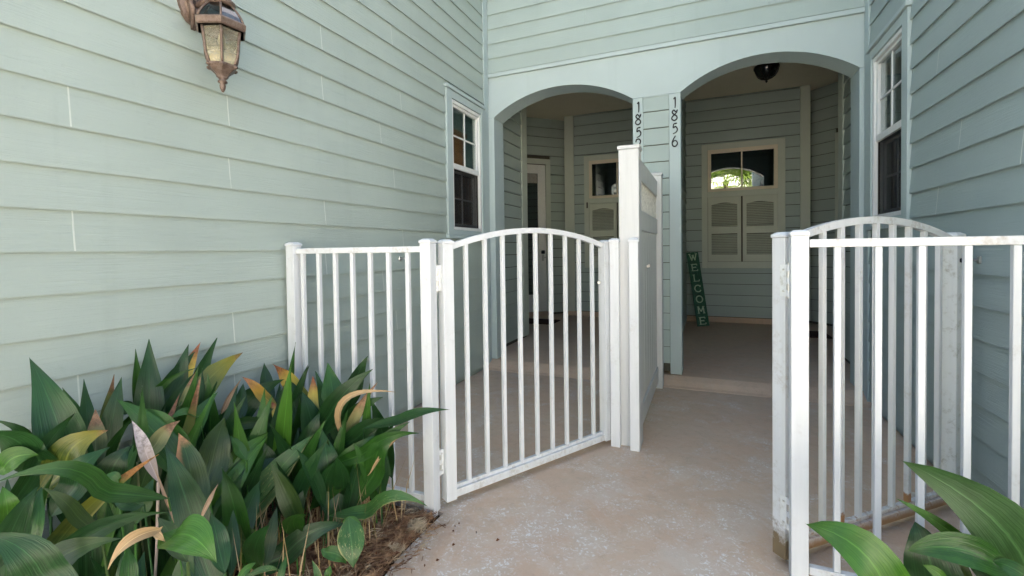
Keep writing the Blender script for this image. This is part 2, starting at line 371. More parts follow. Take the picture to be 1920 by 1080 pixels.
def thing(name, label, cat, loc=(0, 0, 0), group=None):
    o = bpy.data.objects.new(name, None); col.objects.link(o); o.location = loc; o.empty_display_size = .1
    o['label'] = label; o['category'] = cat
    if group: o['group'] = group
    ORG[o.name] = Vector(loc); return o
def tag(o, label, cat, group=None):
    o['label'] = label; o['category'] = cat
    if group: o['group'] = group
    return o
def struct(o, kind='structure'):
    o['kind'] = kind; return o
def inst(src, name, loc, parent):
    """another piece sharing src's mesh, moved by loc"""
    o = bpy.data.objects.new(name, src.data); col.objects.link(o); o.location = loc; o.parent = parent; ORG[o.name] = ORG.get(parent.name, Vector()); return o

G = -0.075          # front walk level; the porch floor is z = 0
FL = Frame((-2.21, 0, 0), (0, 1, 0), (1, 0, 0))      # left wall
FR = Frame((1.20, 0, 0), (0, 1, 0), (-1, 0, 0))      # right wall
FF = Frame((0, 4.58, 0), (1, 0, 0), (0, -1, 0))      # arched front
FB = Frame((0, 8.10, 0), (1, 0, 0), (0, -1, 0))      # back of the porches
DL = Frame((-2.45, 8.34, 0), (-1, -1, 0), (1, -1, 0))  # diagonal door walls
DR = Frame((1.55, 8.34, 0), (1, -1, 0), (-1, -1, 0))
def board(F, u0, u1, z0, z1, m, parent, t0=.019, t1=.004):
    """one lap board: thick at its foot, thin at its head, its foot undercut and standing off the board below"""
    return MB().prism(F, [(t0, z0), (t0 + .0006, z0 + .004), (t1, z1), (-.003, z1), (-.003, z0 + .006), (t0 - .008, z0 + .006)], u0, u1).build('siding_board', m, parent, recalc=True)
def iboard(F, u0, u1, z0, z1, m, parent, *a):
    """porch siding: boards hung with an open shadow joint over dark building paper"""
    return MB().prism(F, [(.022, z0 + .009), (.0225, z0 + .014), (.010, z1), (-.003, z1), (-.003, z0 + .009)], u0, u1).build('siding_board', m, parent, recalc=True)

# ================================================================ GROUND
def sheet(name, poly, z, thick, m, kind='structure'):
    b = MB(); k = len(poly)
    b.add([(x, y, z) for x, y in poly] + [(x, y, z - thick) for x, y in poly],
          [tuple(range(k)), tuple(range(2 * k - 1, k - 1, -1))] + [(i, k + i, k + (i + 1) % k, (i + 1) % k) for i in range(k)])
    return struct(b.build(name, m), kind)
ground = MB(); NG = 24
ground.add([(-150, -150, -.35), (150, -150, -.35), (150, 150, -.35), (-150, 150, -.35)], [(0, 1, 2, 3)])
struct(ground.build('ground', M['lawn'], recalc=False))
sheet('lawn', [(-9, -60), (30, -60), (30, -1.6), (-9, -1.6)], -.13, .2, M['lawn'])
sheet('bounce_driveway', [(-9, -30), (30, -30), (30, -.75), (-9, -.75)], -.090, .1, M['drive'])  # pale ground added out of view to bounce warm sun at the entry
edge = [(-1.185, 1.905), (-1.19, 1.7), (-1.188, 1.55), (-1.17, 1.43), (-1.13, 1.2), (-1.07, .8), (-1.02, .3), (-1.0, -1.0), (-1.0, -14)]
right_edge = [(.40, -14), (.40, -1.0), (.40, 1.0), (.40, 1.6), (.41, 2.01)]
walk = [(-2.22, 4.575), (-2.22, 1.905)] + edge + right_edge + [(1.22, 2.01), (1.22, 4.575)]
sheet('walkway', walk, G, .12, M['concrete'])
# the porch slab: a low rounded step up at the arches
ps = MB(); ps.prism(Frame((0, 0, 0), (1, 0, 0), (0, 1, 0)),
    [(4.40, -.20), (4.40, G + .003), (4.44, G + .014), (4.50, G + .045), (4.545, -.012), (4.575, -.002), (4.62, 0.0), (8.9, 0.0), (8.9, -.20)], -3.8, 2.9)
struct(ps.build('porch_floor', M['concrete_porch']))
# garden beds with an uneven surface
def bed(name, x0, x1, y0, y1, z):
    b = MB(); nx, ny = int((x1 - x0) / .06), int((y1 - y0) / .06)
    for j in range(ny + 1):
        for i in range(nx + 1):
            x = x0 + (x1 - x0) * i / nx; y = y0 + (y1 - y0) * j / ny
            h = z + .022 * math.sin(x * 9 + y * 4) * math.sin(y * 7 - x * 3) + random.uniform(-.012, .012)
            if -1.19 - (0 if y > 1.45 else .0) + (0 if y > 1.45 else (1.43 - y) * .16) < x < .44: h = -.15      # the bed dips under the edge of the slab
            b.v.append(Vector((x, y, h)))
    for j in range(ny):
        for i in range(nx):
            a = j * (nx + 1) + i; b.f.append((a, a + 1, a + nx + 2, a + nx + 1))
    return struct(b.build(name, M['mulch'], recalc=False, smooth=True))
bed('garden_bed', -2.2, -.9, -.76, 1.90, -.086)
bed('garden_bed', .3, 2.6, -.76, 1.99, -.105)

# ================================================================ SIDING WALLS
EXP = .1553
def side_wall(F, label, siding, zbase, joints, near, left):
    root = thing('house_wall', label, 'wall', F.p(2.0, 0, G))
    # window niche: rough opening u 3.765..4.375, z 1.41..2.62
    ow0, ow1, oz0, oz1 = 3.765, 4.375, 1.405, 2.625
    sh = MB()
    for a in ((near, ow0, -.35, 6.4), (ow1, 4.60, -.35, 6.4), (ow0, ow1, -.35, oz0), (ow0, ow1, oz1, 6.4)):
        sh.box(F, a[0], a[1], -.085, -.004, a[2], a[3])
    sh.build('sheathing', siding, root)
    # concrete foundation strip under the lowest board
    MB().box(F, near, 4.57, -.10, .004, -.30, -.075).build('foundation', M['concrete_porch'], root)
    k = 0; z = zbase
    while z < 6.2:
        z1 = z + EXP + .022
        lo, hi = max(z, -.3), z1
        u_end = 4.462
        blocks = z < 2.735 and z + EXP > 1.345
        if blocks: u_end = 3.668
        js = [j for j in joints(k) if near < j < u_end - .2]
        cuts = [near] + js + [u_end]
        for a, b_ in zip(cuts[:-1], cuts[1:]):
            board(F, a + .0002, b_ - .0002, z, min(z1, 6.3), siding, root, .0175 + random.uniform(-.001, .001), .004)
            if b_ != u_end: MB().prism(F, [(.0188, z + .004), (.0066, z + EXP), (.002, z + EXP), (.002, z + .004)], b_ - .0025, b_ + .0025).build('caulk_joint', M['caulk'], root)
        if blocks and z < 1.345:      # the piece that runs on under the window
            pass
        z += EXP; k += 1
    # boards cut short by the window: the run below the casing
    # casing boards
    c = MB(); c.box(F, 3.672, 3.765, 0, .030, 1.352, 2.70); c.build('casing_board', M['trim'], root, .002)
    MB().box(F, 4.375, 4.459, 0, .030, 1.352, 2.70).build('casing_board', M['trim'], root, .002)
    MB().box(F, 3.767, 4.373, 0, .028, 2.632, 2.70).build('casing_board', M['trim_x'], root, .002)
    MB().box(F, 3.655, 4.462, 0, .045, 2.703, 2.735).build('drip_cap', M['trim_x'], root, .003)
    MB().box(F, 3.655, 4.462, 0, .042, 1.318, 1.350).build('sill', M['trim'], root, .003)
    MB().box(F, 3.767, 4.373, 0, .026, 1.353, 1.400).build('casing_board', M['trim_x'], root, .002)
    # window
    w = MB()
    w.box(F, 3.768, 3.800, -.07, .020, 1.402, 2.628); w.box(F, 4.340, 4.372, -.07, .020, 1.402, 2.628)
    w.box(F, 3.800, 4.340, -.07, .0195, 2.596, 2.628); w.box(F, 3.800, 4.340, -.07, .0195, 1.402, 1.430)
    win = w.build('window', M['vinyl'], root, .003)
    s = MB()   # upper sash in the outer track
    s.box(F, 3.801, 3.826, -.035, .004, 2.02, 2.595); s.box(F, 4.314, 4.339, -.035, .004, 2.02, 2.595)
    s.box(F, 3.826, 4.314, -.035, .0035, 2.570, 2.595); s.box(F, 3.801, 4.339, -.035, .008, 1.985, 2.035)
    s.build('sash', M['vinyl'], win, .002)
    s = MB()   # lower sash in the inner track
    s.box(F, 3.801, 3.832, -.066, -.038, 1.431, 1.984); s.box(F, 4.308, 4.339, -.066, -.038, 1.431, 1.984)
    s.box(F, 3.832, 4.308, -.066, -.039, 1.431, 1.468); s.box(F, 3.832, 4.308, -.066, -.039, 1.960, 1.984)
    s.build('sash', M['vinyl'], win, .002)
    MB().box(F, 3.826, 4.314, -.020, -.016, 2.035, 2.570).build('pane', M['glass'], win)
    MB().box(F, 3.832, 4.308, -.056, -.052, 1.468, 1.960).build('pane', M['glass'], win)
    MB().box(F, 4.066, 4.080, -.016, -.008, 2.035, 2.570).build('muntin', M['vinyl'], win)
    MB().box(F, 3.826, 4.314, -.0155, -.0085, 2.296, 2.310).build('muntin', M['vinyl'], win)
    MB().box(F, 4.066, 4.080, -.052, -.044, 1.468, 1.960).build('muntin', M['vinyl'], win)
    MB().box(F, 3.832, 4.308, -.0515, -.0445, 1.705, 1.719).build('muntin', M['vinyl'], win)
    MB().box(F, 3.812, 4.328, -.012, -.011, 1.440, 1.985).build('insect_screen', M['screen'], win)
    sf = MB(); sf.box(F, 3.803, 3.814, -.016, -.006, 1.433, 1.984); sf.box(F, 4.326, 4.337, -.016, -.006, 1.433, 1.984); sf.box(F, 3.814, 4.326, -.0155, -.0065, 1.433, 1.443)
    sf.build('screen_frame', M['bronze_dark'], win)
    # the room behind the window
    rm = MB()
    for q in ((3.1, 5.0, -2.4, -2.3, .2, 3.2), (3.1, 3.2, -2.3, -.15, .2, 3.2), (4.9, 5.0, -2.3, -.15, .2, 3.2), (3.1, 5.0, -2.3, -.15, .1, .2), (3.1, 5.0, -2.3, -.15, 3.2, 3.3)):
        rm.box(F, *q)
    rm.build('room_wall', M['blind'], root)
    if left:
        MB().box(F, 3.80, 4.335, -.066, -.062, 2.04, 2.60).build('inner_wall', M['teal_in'], root)
        MB().box(F, 3.93, 4.135, -.058, -.046, 2.04, 2.345).build('inner_door', M['brown_lit'], root, .002)
        MB().box(F, 3.90, 4.20, -.060, -.048, 2.350, 2.39).build('inner_door_casing', M['brown_in'], root, .002)
        cu = MB()
        for i in range(16): cu.box(F, 3.80 + i * .036, 3.832 + i * .036, -.098 - .010 * (i % 2), -.090 - .010 * (i % 2), 1.40, 1.99)
        cu.build('curtain', M['brown_lit'], root)
    else:
        MB().box(F, 3.80, 4.335, -.066, -.062, 2.04, 2.60).build('roller_blind', M['blind_blue'], root)
        MB().box(F, 3.80, 4.00, -.060, -.052, 2.32, 2.60).build('valance', M['curtain_grey'], root)
        cu = MB()
        for i in range(16): cu.box(F, 3.80 + i * .036, 3.828 + i * .036, -.098 - .010 * (i % 2), -.090 - .010 * (i % 2), 1.40, 1.99)
        cu.build('curtain', M['brown_in'], root)
    # inside-corner trim against the arched front
    MB().box(F, 4.464, 4.562, 0, .022, -.05, 6.3).build('corner_board', M['trim'], root, .002)
    # the body of the house behind, seen only by the light
    MB().box(F, near, 4.60, -3.2, -2.5, -.3, 6.4).build('house_core', M['dark_in'], root)
    MB().box(F, near, 3.0, -2.5, -.15, -.3, 6.4).build('house_core', M['dark_in'], root)
    MB().box(F, near - .25, 4.9, -3.4, .3, 6.42, 6.58).build('eave', M['trim_x'], root)
    return root
def jl(k):
    kk = k
    base = {0: [.955, 3.0], 1: [2.2, -.6], 2: [1.58, -1.3], 3: [.955, 2.9], 4: [1.58, -.4], 5: [.30, 2.75], 6: [2.2, -1.0]}
    return base[(kk - 8) % 7]
ZL = 1.215 - 8 * EXP
left_wall = side_wall(FL, 'long sage green lap-sided wall at the left, behind the lantern and the leafy bed', M['siding_y'], ZL, jl, .12, True)
jr = lambda k: [[2.55], [3.05], [1.9], [2.2], [3.3]][k % 5]
right_wall = side_wall(FR, 'shaded blue-grey lap-sided wall at the right edge, behind the open gate', M['siding_r_skycast'], 1.367 - 9 * EXP, jr, 1.5, False)

# ================================================================ ARCHED FRONT
front = thing('arched_front', 'lap-sided house front with two wide arched porch openings side by side', 'house front', (-.45, 4.58, 0))
z = 3.124; k = 0
while z < 6.3:
    js = [[], [.5], [-1.1], [-.2], [.9]][k % 5] if k else []
    cuts = [-2.19] + js + [1.205]
    for a, b in zip(cuts[:-1], cuts[1:]):
        board(FF, a + .001, b - .001, z, z + .179, M['siding_x_skycast'], front, .019, .004)
    z += .157; k += 1
MB().box(FF, -2.20, 1.21, -.25, -.004, 3.075, 6.4).build('sheathing', M['siding_x_skycast'], front)
MB().box(FF, -2.188, 1.205, 0, .026, 3.080, 3.118).build('drip_cap', M['trim_x'], front, .002)
# header with the two arches
def arch_z(x):
    for c, h in ((-1.3915, .7385), (.4665, .6835)):
        if abs(x - c) < h:
            ap, sp = 2.880, 2.648; d = ap - sp; Rr = (h * h + d * d) / (2 * d)
            return ap - Rr + math.sqrt(Rr * Rr - (x - c) ** 2)
    return None
xs = [-2.225]
for a, b in ((-2.13, -.653), (-.217, 1.15)):
    xs += [a + (b - a) * (0.5 - 0.5 * math.cos(math.pi * i / 30)) for i in range(31)]
xs += [1.235]
hd = MB(); ztop = 3.076
def zlow(x, side):
    v = arch_z(x + side * 1e-5); return 2.648 if v is None else v
for x0, x1 in zip(xs[:-1], xs[1:]):
    za, zb = zlow(x0, 1), zlow(x1, -1); n0, n1 = .0, -.25
    p = lambda x, n, zz: FF.p(x, n, zz)
    vs = [p(x0, n0, za), p(x1, n0, zb), p(x1, n0, ztop), p(x0, n0, ztop), p(x0, n1, za), p(x1, n1, zb), p(x1, n1, ztop), p(x0, n1, ztop)]
    hd.add(vs, [(0, 1, 2, 3), (7, 6, 5, 4), (0, 4, 5, 1), (3, 2, 6, 7)])
bmh = hd.build('arch_header', M['trim_x'], front)
# slim painted edging bent along each arch
for c, h in ((-1.3915, .7385), (.4665, .6835)):
    e = MB(); N = 40; vs = []
    for i in range(N + 1):
        x = c - h + .0005 + (2 * h - .001) * (0.5 - 0.5 * math.cos(math.pi * i / N)); zz = arch_z(x)
        for n_, dz in ((.006, .0), (.006, .012), (-.004, .012), (-.004, -.0)): vs.append(FF.p(x, n_, zz + dz - .001))
    e.v = vs
    for i in range(N):
        for j in range(4): e.f.append((i * 4 + j, i * 4 + (j + 1) % 4, (i + 1) * 4 + (j + 1) % 4, (i + 1) * 4 + j))
    e.build('arch_edging', M['trim_x'], front)
for x0, x1 in ((-2.222, -2.130), (1.150, 1.232)):
    MB().box(FF, x0, x1, -.25, .004, .004, 2.645).build('pier', M['trim'], front, .004)
MB().box(FF, -.653, -.556, -.25, .004, .006, 2.645).build('pier', M['trim'], front, .004)
MB().box(FF, -.321, -.217, -.25, .004, .006, 2.645).build('pier', M['trim'], front, .004)
MB().box(FF, -.556, -.321, -.25, -.012, .03, 2.645).build('pier_core', M['siding_x_skycast'], front)
MB().box(FF, -.556, -.321, -.0118, -.0105, .03, 2.644).build('sheathing', M['paper'], front)
PI = Frame((0, 4.589, 0), (1, 0, 0), (0, -1, 0))
for i in range(18):
    z0 = 2.497 - i * .1597
    if z0 < .02: break
    MB().prism(PI, [(.014, z0 + .007), (.0143, z0 + .011), (.003, z0 + .1597), (-.001, z0 + .1597), (-.001, z0 + .007)], -.5545, -.3225).build('siding_board', M['siding_x_skycast'], front)
MB().box(FF, -.5545, -.3225, -.012, .003, 2.638, 2.6445).build('head_trim', M['trim_x'], front)
# upper storey, parapet and hidden body
MB().wb(-6, 5, 4.85, 9.2, 3.66, 6.4).build('house_core', M['dark_in'], front)
MB().wb(-6, -3.75, 4.62, 9.2, -.3, 3.655).build('house_core', M['dark_in'], front)
MB().wb(2.88, 5, 4.62, 9.2, -.3, 3.655).build('house_core', M['dark_in'], front)
MB().wb(-3.74, 2.87, 8.91, 9.2, -.3, 3.655).build('house_core', M['dark_in'], front)
MB().box(FF, -2.6, 1.6, -4.6, .3, 6.42, 6.58).build('eave', M['trim_x'], front)

# ================================================================ PORCHES
sh = MB(); sh.wb(-3.8, 2.9, 4.60, 8.9, 3.60, 3.655); struct(sh.build('porch_ceiling', M['ceiling']))
def porch(F, D, sx, x_side, x_party, xb0, xb1, label, wlabel):
    """F: back wall frame.  sx=-1 left porch, +1 right porch"""
    root = thing('porch_wall', label, 'porch', (x_side, 6.0, 0))
    BE = .1745
    win0, win1 = (-.07, 1.105) if sx > 0 else (-2.005, -.83)
    # back wall boards
    sheath = MB(); sheath.box(F, xb0, xb1, -.30, -.004, .0, 3.6)
    sheath.build('sheathing', M['paper'], root)
    MB().box(F, xb0 + .004, xb1 - .004, -.002, .010, .0, .082).build('curb', M['concrete_porch'], root)
    cb0, cb1 = (1.30, 1.402) if sx > 0 else (-2.335, -2.19)
    z = .085
    b0, b1 = (x_party + .002, cb0 - .001) if sx > 0 else (cb1 + .001, x_party - .002)
    while z < 3.59:
        z1 = min(z + BE + .02, 3.598)
        if z + .01 < 2.853 and z + BE > .89:
            for a, b in ((b0, win0 - .001), (win1 + .001, b1)): iboard(F, a, b, z, z + BE, M['siding_x_skycast'], root, .022, .003)
            if z < .86: iboard(F, win0, win1, z, .868, M['siding_x_skycast'], root)
            if z + BE > 2.87: iboard(F, win0, win1, 2.842, z + BE, M['siding_x_skycast'], root)
        else: iboard(F, b0, b1, z, min(z + BE, 3.598), M['siding_x_skycast'], root, .022, .003)
        z += BE
    MB().box(F, cb0, cb1, .0, .030, .084, 3.598).build('corner_board', M['trim_in'], root, .002)
    MB().box(F, cb1 if sx > 0 else cb0 - .028, cb1 + .028 if sx > 0 else cb0, -.10, .029, .084, 3.597).build('corner_board', M['trim_in'], root, .002)
    # window over louvred shutters, in one surround
    w0, w1 = win0, win1
    MB().box(F, w0, w0 + .088, 0, .032, .87, 2.853).build('casing_board', M['trim_in'], root, .002)
    MB().box(F, w1 - .098, w1, 0, .032, .87, 2.853).build('casing_board', M['trim_in'], root, .002)
    MB().box(F, w0 + .089, w1 - .099, 0, .031, 2.764, 2.853).build('casing_board', M['trim_in'], root, .002)
    MB().box(F, w0 + .089, w1 - .099, 0, .0305, 2.006, 2.094).build('casing_board', M['trim_in'], root, .002)
    MB().box(F, w0 + .089, w1 - .099, 0, .0305, .870, .972).build('casing_board', M['trim_in'], root, .002)
    a, b = w0 + .090, w1 - .100
    w = MB(); w.box(F, a, a + .052, 0, .040, 2.096, 2.762); w.box(F, b - .052, b, 0, .040, 2.096, 2.762)
    w.box(F, a + .052, b - .052, 0, .0395, 2.700, 2.762); w.box(F, a + .052, b - .052, 0, .0395, 2.096, 2.140)
    win = w.build('window', M['cream'], root, .003)
    MB().prism(F, [(.006, 2.141), (.010, 2.141), (.0178, 2.699), (.0138, 2.699)], a + .0525, b - .0525).build('pane', M['glass_dark'], win)
    MB().box(F, (a + b) / 2 - .010, (a + b) / 2 + .010, .020, .030, 2.140, 2.700).build('muntin', M['cream'], win)
    MB().box(F, a + .052, b - .052, .001, .003, 2.140, 2.700).build('dark_room', M['dark_in'], win)
    mid = (a + b) / 2
    for s0, s1 in ((a + .002, mid - .012), (mid + .012, b - .002)):
        s = MB(); st = .052
        s.box(F, s0, s0 + st, .0, .034, .976, 2.002); s.box(F, s1 - st, s1, .0, .034, .976, 2.002)
        s.box(F, s0 + st, s1 - st, .0, .0335, .976, 1.088); s.box(F, s0 + st, s1 - st, .0, .0335, 1.420, 1.530)
        # arched top rail
        xs_ = [s0 + st + (s1 - s0 - 2 * st) * i / 10 for i in range(11)]
        for x0, x1 in zip(xs_[:-1], xs_[1:]):
            g = lambda x: 1.885 + .030 * math.sin(math.pi * (x - s0 - st) / (s1 - s0 - 2 * st))
            vs = [F.p(x0, .033, g(x0)), F.p(x1, .033, g(x1)), F.p(x1, .033, 2.002), F.p(x0, .033, 2.002), F.p(x0, .0, g(x0)), F.p(x1, .0, g(x1)), F.p(x1, .0, 2.002), F.p(x0, .0, 2.002)]
            s.add(vs, [(0, 1, 2, 3), (0, 4, 5, 1), (3, 2, 6, 7)])
        shut = s.build('shutter', M['shutter'], root)
        MB().box(F, s0 + .03, s1 - .03, .0005, .003, 1.0, 1.95).build('shutter_back', M['paper'], shut)
        for z0, z1 in ((1.088, 1.420), (1.530, 1.915)):
            z = z0 + .004
            while z < z1 - .02:
                MB().prism(F, [(.008, z + .0215), (.011, z + .023), (.029, z + .005), (.026, z + .002)], s0 + st - .003, s1 - st + .003).build('slat', M['shutter'], shut); z += .0265
    if sx < 0: MB().box(F, a - .045, a - .025, .032, .05, 1.93, 2.03).build('latch', M['bronze_dark'], root)
    # return beside the corner board, party wall face, front side wall
    PF = Frame((x_party, 0, 0), (0, 1, 0), (sx, 0, 0))
    z = .03
    while z < 3.59:
        iboard(PF, 4.832, 8.085, z, min(z + .157, 3.598), M['siding_y'], root, .022, .003); z += .157
    SF = Frame((x_side, 0, 0), (0, 1, 0), (-sx, 0, 0))
    MB().box(SF, 4.80, 5.925, -.12, -.003, -.02, 3.599).build('sheathing', M['paper'], root)
    MB().box(PF, 4.84, 8.08, -.06, -.004, .0, 3.599).build('sheathing', M['paper'], root)
    z = .04
    while z < 3.59:
        iboard(SF, 4.832, 5.758, z, min(z + .157, 3.598), M['siding_y'], root, .022, .003); z += .157
    MB().box(SF, 5.76, 5.93, -.01, .026, .03, 3.598).build('corner_board', M['trim_in'], root, .003)
    MB().box(SF, 5.932, 5.955, -.12, .024, .03, 3.597).build('corner_board', M['trim_in'], root, .003)
    # infill between the pier and the side wall, and the walls of the recess beyond
    cl = MB()
    if sx > 0: cl.wb(1.232, 1.60, 4.60, 4.80, 0, 3.6); cl.wb(1.45, 2.8, 5.80, 5.93, 0, 3.6); cl.wb(2.70, 2.82, 5.9, 7.6, 0, 3.6)
    else: cl.wb(-2.62, -2.222, 4.60, 4.80, 0, 3.6); cl.wb(-3.7, -2.42, 5.80, 5.93, 0, 3.6); cl.wb(-3.72, -3.60, 5.9, 7.6, 0, 3.6)
    cl.build('recess_wall', M['siding_y'], root)
    # diagonal wall with the front door
    MB().box(D, -.25, 1.75, -.14, -.004, 0, 3.6).build('sheathing', M['paper'], root)
    z = .03
    while z < 3.59:
        z1 = min(z + .17, 3.598)
        if z < 2.86: iboard(D, -.22, .298, z, z1, M['siding_d'], root, .022, .003); iboard(D, 1.46, 1.74, z, z1, M['siding_d'], root, .022, .003)
        else: iboard(D, -.22, 1.74, z, z1, M['siding_d'], root, .022, .003)
        z += .17
    for u0, u1 in ((.30, .395), (1.365, 1.455)): MB().box(D, u0, u1, 0, .030, .02, 2.765).build('casing_board', M['trim_in'], root, .002)
    MB().box(D, .30, 1.455, 0, .0295, 2.767, 2.86).build('casing_board', M['trim_in'], root, .002)
    MB().box(D, .38, 1.38, -.02, .06, .0, .065).build('threshold', M['concrete_porch'], root, .004)
    d = MB(); d.box(D, .40, .555, 0, .018, .07, 2.75); d.box(D, 1.205, 1.36, 0, .018, .07, 2.75); d.box(D, .555, 1.205, 0, .0175, .07, .385); d.box(D, .555, 1.205, 0, .0175, 2.59, 2.75)
    door = d.build('door', M['door'], root, .003)
    MB().box(D, .555, 1.205, .004, .008, .385, 2.59).build('pane', M['glass_dark'], door)
    MB().box(D, .555, 1.205, .0005, .002, .385, 2.59).build('dark_room', M['dark_in'] if sx > 0 else M['brown_in'], door)
    MB().box(D, .565, 1.195, .009, .014, 2.415, 2.585).build('blind_header', M['blind'], door)
    h = MB(); h.lathe(D.p(.47, .03, 1.16) - Vector((0, 0, .035)), [(.0, 0), (.032, .005), (.036, .035), (.032, .065), (0, .07)], 14)
    h.build('deadbolt', M['black'], door, smooth=True)
    h = MB(); h.box(D, .450, .490, .018, .030, 1.0, 1.11); h.bar(D.p(.47, .055, 1.06), D.p(.36, .055, 1.06), .016, .018); h.bar(D.p(.47, .02, 1.06), D.p(.47, .06, 1.06), .02, .02)
    h.build('handle', M['steel'], door, .003)
    return root
porch(FB, DL, -1, -2.30, -.553, -2.335, -.55, 'sage green back of the left porch, with the white glazed front door in its corner', '')
porch(FB, DR, 1, 1.33, -.323, -.325, 1.402, 'sage green back of the right porch, with the reflecting window over two louvred shutters', '')

# ================================================================ HOUSE NUMBERS
def smooth_pts(P, n=7):
    out = []
    for i in range(len(P) - 1):
        p0, p1, p2, p3 = P[max(i - 1, 0)], P[i], P[i + 1], P[min(i + 2, len(P) - 1)]
        for k in range(n):
            t = k / n
            out.append(tuple(.5 * ((2 * p1[j]) + (-p0[j] + p2[j]) * t + (2 * p0[j] - 5 * p1[j] + 4 * p2[j] - p3[j]) * t * t + (-p0[j] + 3 * p1[j] - 3 * p2[j] + p3[j]) * t ** 3) for j in (0, 1)))
    out.append(P[-1]); return out
def stroke(b, F, P, u, z, w, h, th, n0, n1, sm=True, taper=True):
    pts = smooth_pts(P) if sm else P
    k = len(pts); L = []; Rr = []
    for i, (x, y) in enumerate(pts):
        a = pts[max(i - 1, 0)]; c = pts[min(i + 1, k - 1)]
        dx, dy = (c[0] - a[0]) * w, (c[1] - a[1]) * h; d = math.hypot(dx, dy) or 1
        q = th * (.62 + .38 * math.sin(math.pi * min(1, .12 + .88 * i / (k - 1)))) if taper else th
        L.append((u + x * w - dy / d * q / 2, z + y * h + dx / d * q / 2)); Rr.append((u + x * w + dy / d * q / 2, z + y * h - dx / d * q / 2))
    vs = [F.p(*(p[0], n, p[1])) for n in (n0, n1) for pr in zip(L, Rr) for p in pr]
    fs = []
    for i in range(k - 1):
        a, b_, c, d = 2 * i, 2 * i + 1, 2 * i + 3, 2 * i + 2; o = 2 * k
        fs += [(a + o, b_ + o, c + o, d + o), (a, d, c, b_), (a, a + o, d + o, d), (b_, c, c + o, b_ + o)]
    fs += [(0, 1, 1 + 2 * k, 2 * k), (2 * k - 2, 4 * k - 2, 4 * k - 1, 2 * k - 1)]
    b.add(vs, fs)
DIG = {
 '1': [[(.30, .84), (.52, .99), (.54, .7), (.54, .3), (.50, .0)]],
 '8': [[(.86, .97), (.66, .80), (.40, .99), (.16, .80), (.42, .58), (.78, .40), (.82, .16), (.48, .0), (.12, .14), (.16, .36), (.50, .56), (.80, .76), (.92, 1.0)]],
 '5': [[(.84, .97), (.34, .92)], [(.36, .93), (.30, .58), (.62, .66), (.88, .42), (.72, .14), (.26, .0)]],
 '2': [[(.12, .70), (.22, .94), (.55, .99), (.82, .80), (.66, .46), (.14, .03)], [(.14, .03), (.5, .05), (.92, .02)]],
 '6': [[(.62, 1.0), (.34, .72), (.14, .36), (.26, .06), (.58, .0), (.86, .20), (.78, .46), (.46, .54), (.20, .38)]],
}
def number(text, uc, zs, label):
    root = thing('house_number', label, 'house number', FF.p(uc, .005, zs[-1]), 'house numbers beside the arches')
    for ch, zc in zip(text, zs):
        b = MB()
        for P in DIG[ch]: stroke(b, FF, P, uc - .031 + (.004 if ch == '1' else 0), zc - .05, .062, .098, .0125, .0042, .011)
        b.build('digit', M['black'], root, recalc=True)
number('1852', -.600, [2.556, 2.440, 2.318, 2.205], 'black house number 1852 running down the pier, partly hidden by the white post')
number('1856', -.270, [2.556, 2.440, 2.318, 2.200], 'black house number 1856 running down the pier beside the right arch')

# ================================================================ LANTERN
LX, LY = -1.985, 1.405
lan = thing('wall_lantern', 'aged copper wall lantern with seeded glass on the green siding', 'lantern', (-2.195, LY, 2.30))
def hexring(b, prof, ph=0.): b.lathe((LX, LY, 0), prof, 6, ph)
PH = math.atan2(-LY, -LX)
b = MB(); hexring(b, [(.100, 2.186), (.107, 2.192), (.110, 2.214), (.104, 2.222), (.100, 2.222), (.100, 2.186)], PH); b.build('rim', M['copper'], lan, .001)
b = MB(); dome = [(.098, 2.222), (.089, 2.245), (.074, 2.270), (.056, 2.292), (.044, 2.302)]
for i in range(6):
    t = PH + i * math.pi / 3
    b.tube([(LX + r_ * math.cos(t), LY + r_ * math.sin(t), z_) for r_, z_ in dome], .0045, 6)
b.build('roof_rib', M['copper'], lan, smooth=True)
for i in range(6):
    b = MB(); t0 = PH + i * math.pi / 3; t1 = t0 + math.pi / 3; vs = []
    for r_, z_ in dome:
        for t in (t0, t1): vs.append((LX + r_ * .985 * math.cos(t), LY + r_ * .985 * math.sin(t), z_))
    b.add(vs, [(2 * j, 2 * j + 1, 2 * j + 3, 2 * j + 2) for j in range(4)]); b.build('roof_pane', M['glass_smoke'], lan, recalc=False)
b = MB(); b.lathe((LX, LY, 0), [(.052, 2.298), (.058, 2.306), (.058, 2.318), (.046, 2.330), (.030, 2.350), (.022, 2.372), (.012, 2.40)], 20); b.build('cap', M['copper'], lan, smooth=True)
body = [(.082, 2.186), (.077, 2.160), (.0735, 2.130), (.072, 2.100), (.067, 2.072), (.058, 2.050), (.053, 2.038)]
for i in range(6):
    t0 = PH + i * math.pi / 3; t1 = t0 + math.pi / 3; b = MB(); vs = []
    for r_, z_ in body:
        for t in (t0, t1): vs.append((LX + r_ * .97 * math.cos(t), LY + r_ * .97 * math.sin(t), z_))
    b.add(vs, [(2 * j, 2 * j + 1, 2 * j + 3, 2 * j + 2) for j in range(len(body) - 1)]); b.build('glass_panel', M['seeded'], lan, recalc=False)
    b = MB(); b.tube([(LX + r_ * math.cos(t0), LY + r_ * math.sin(t0), z_) for r_, z_ in body], .0058, 6); b.build('frame_bar', M['copper'], lan, smooth=True)
b = MB(); hexring(b, [(.060, 2.040), (.061, 2.032), (.052, 2.020), (.030, 2.000), (.022, 1.988)], PH)
for i in range(6):
    t = PH + i * math.pi / 3; b.lathe((LX + .058 * math.cos(t), LY + .058 * math.sin(t), 2.022), [(.003, 0), (.010, .006), (.010, .012), (.003, .018)], 8)
b.build('crown', M['copper'], lan)
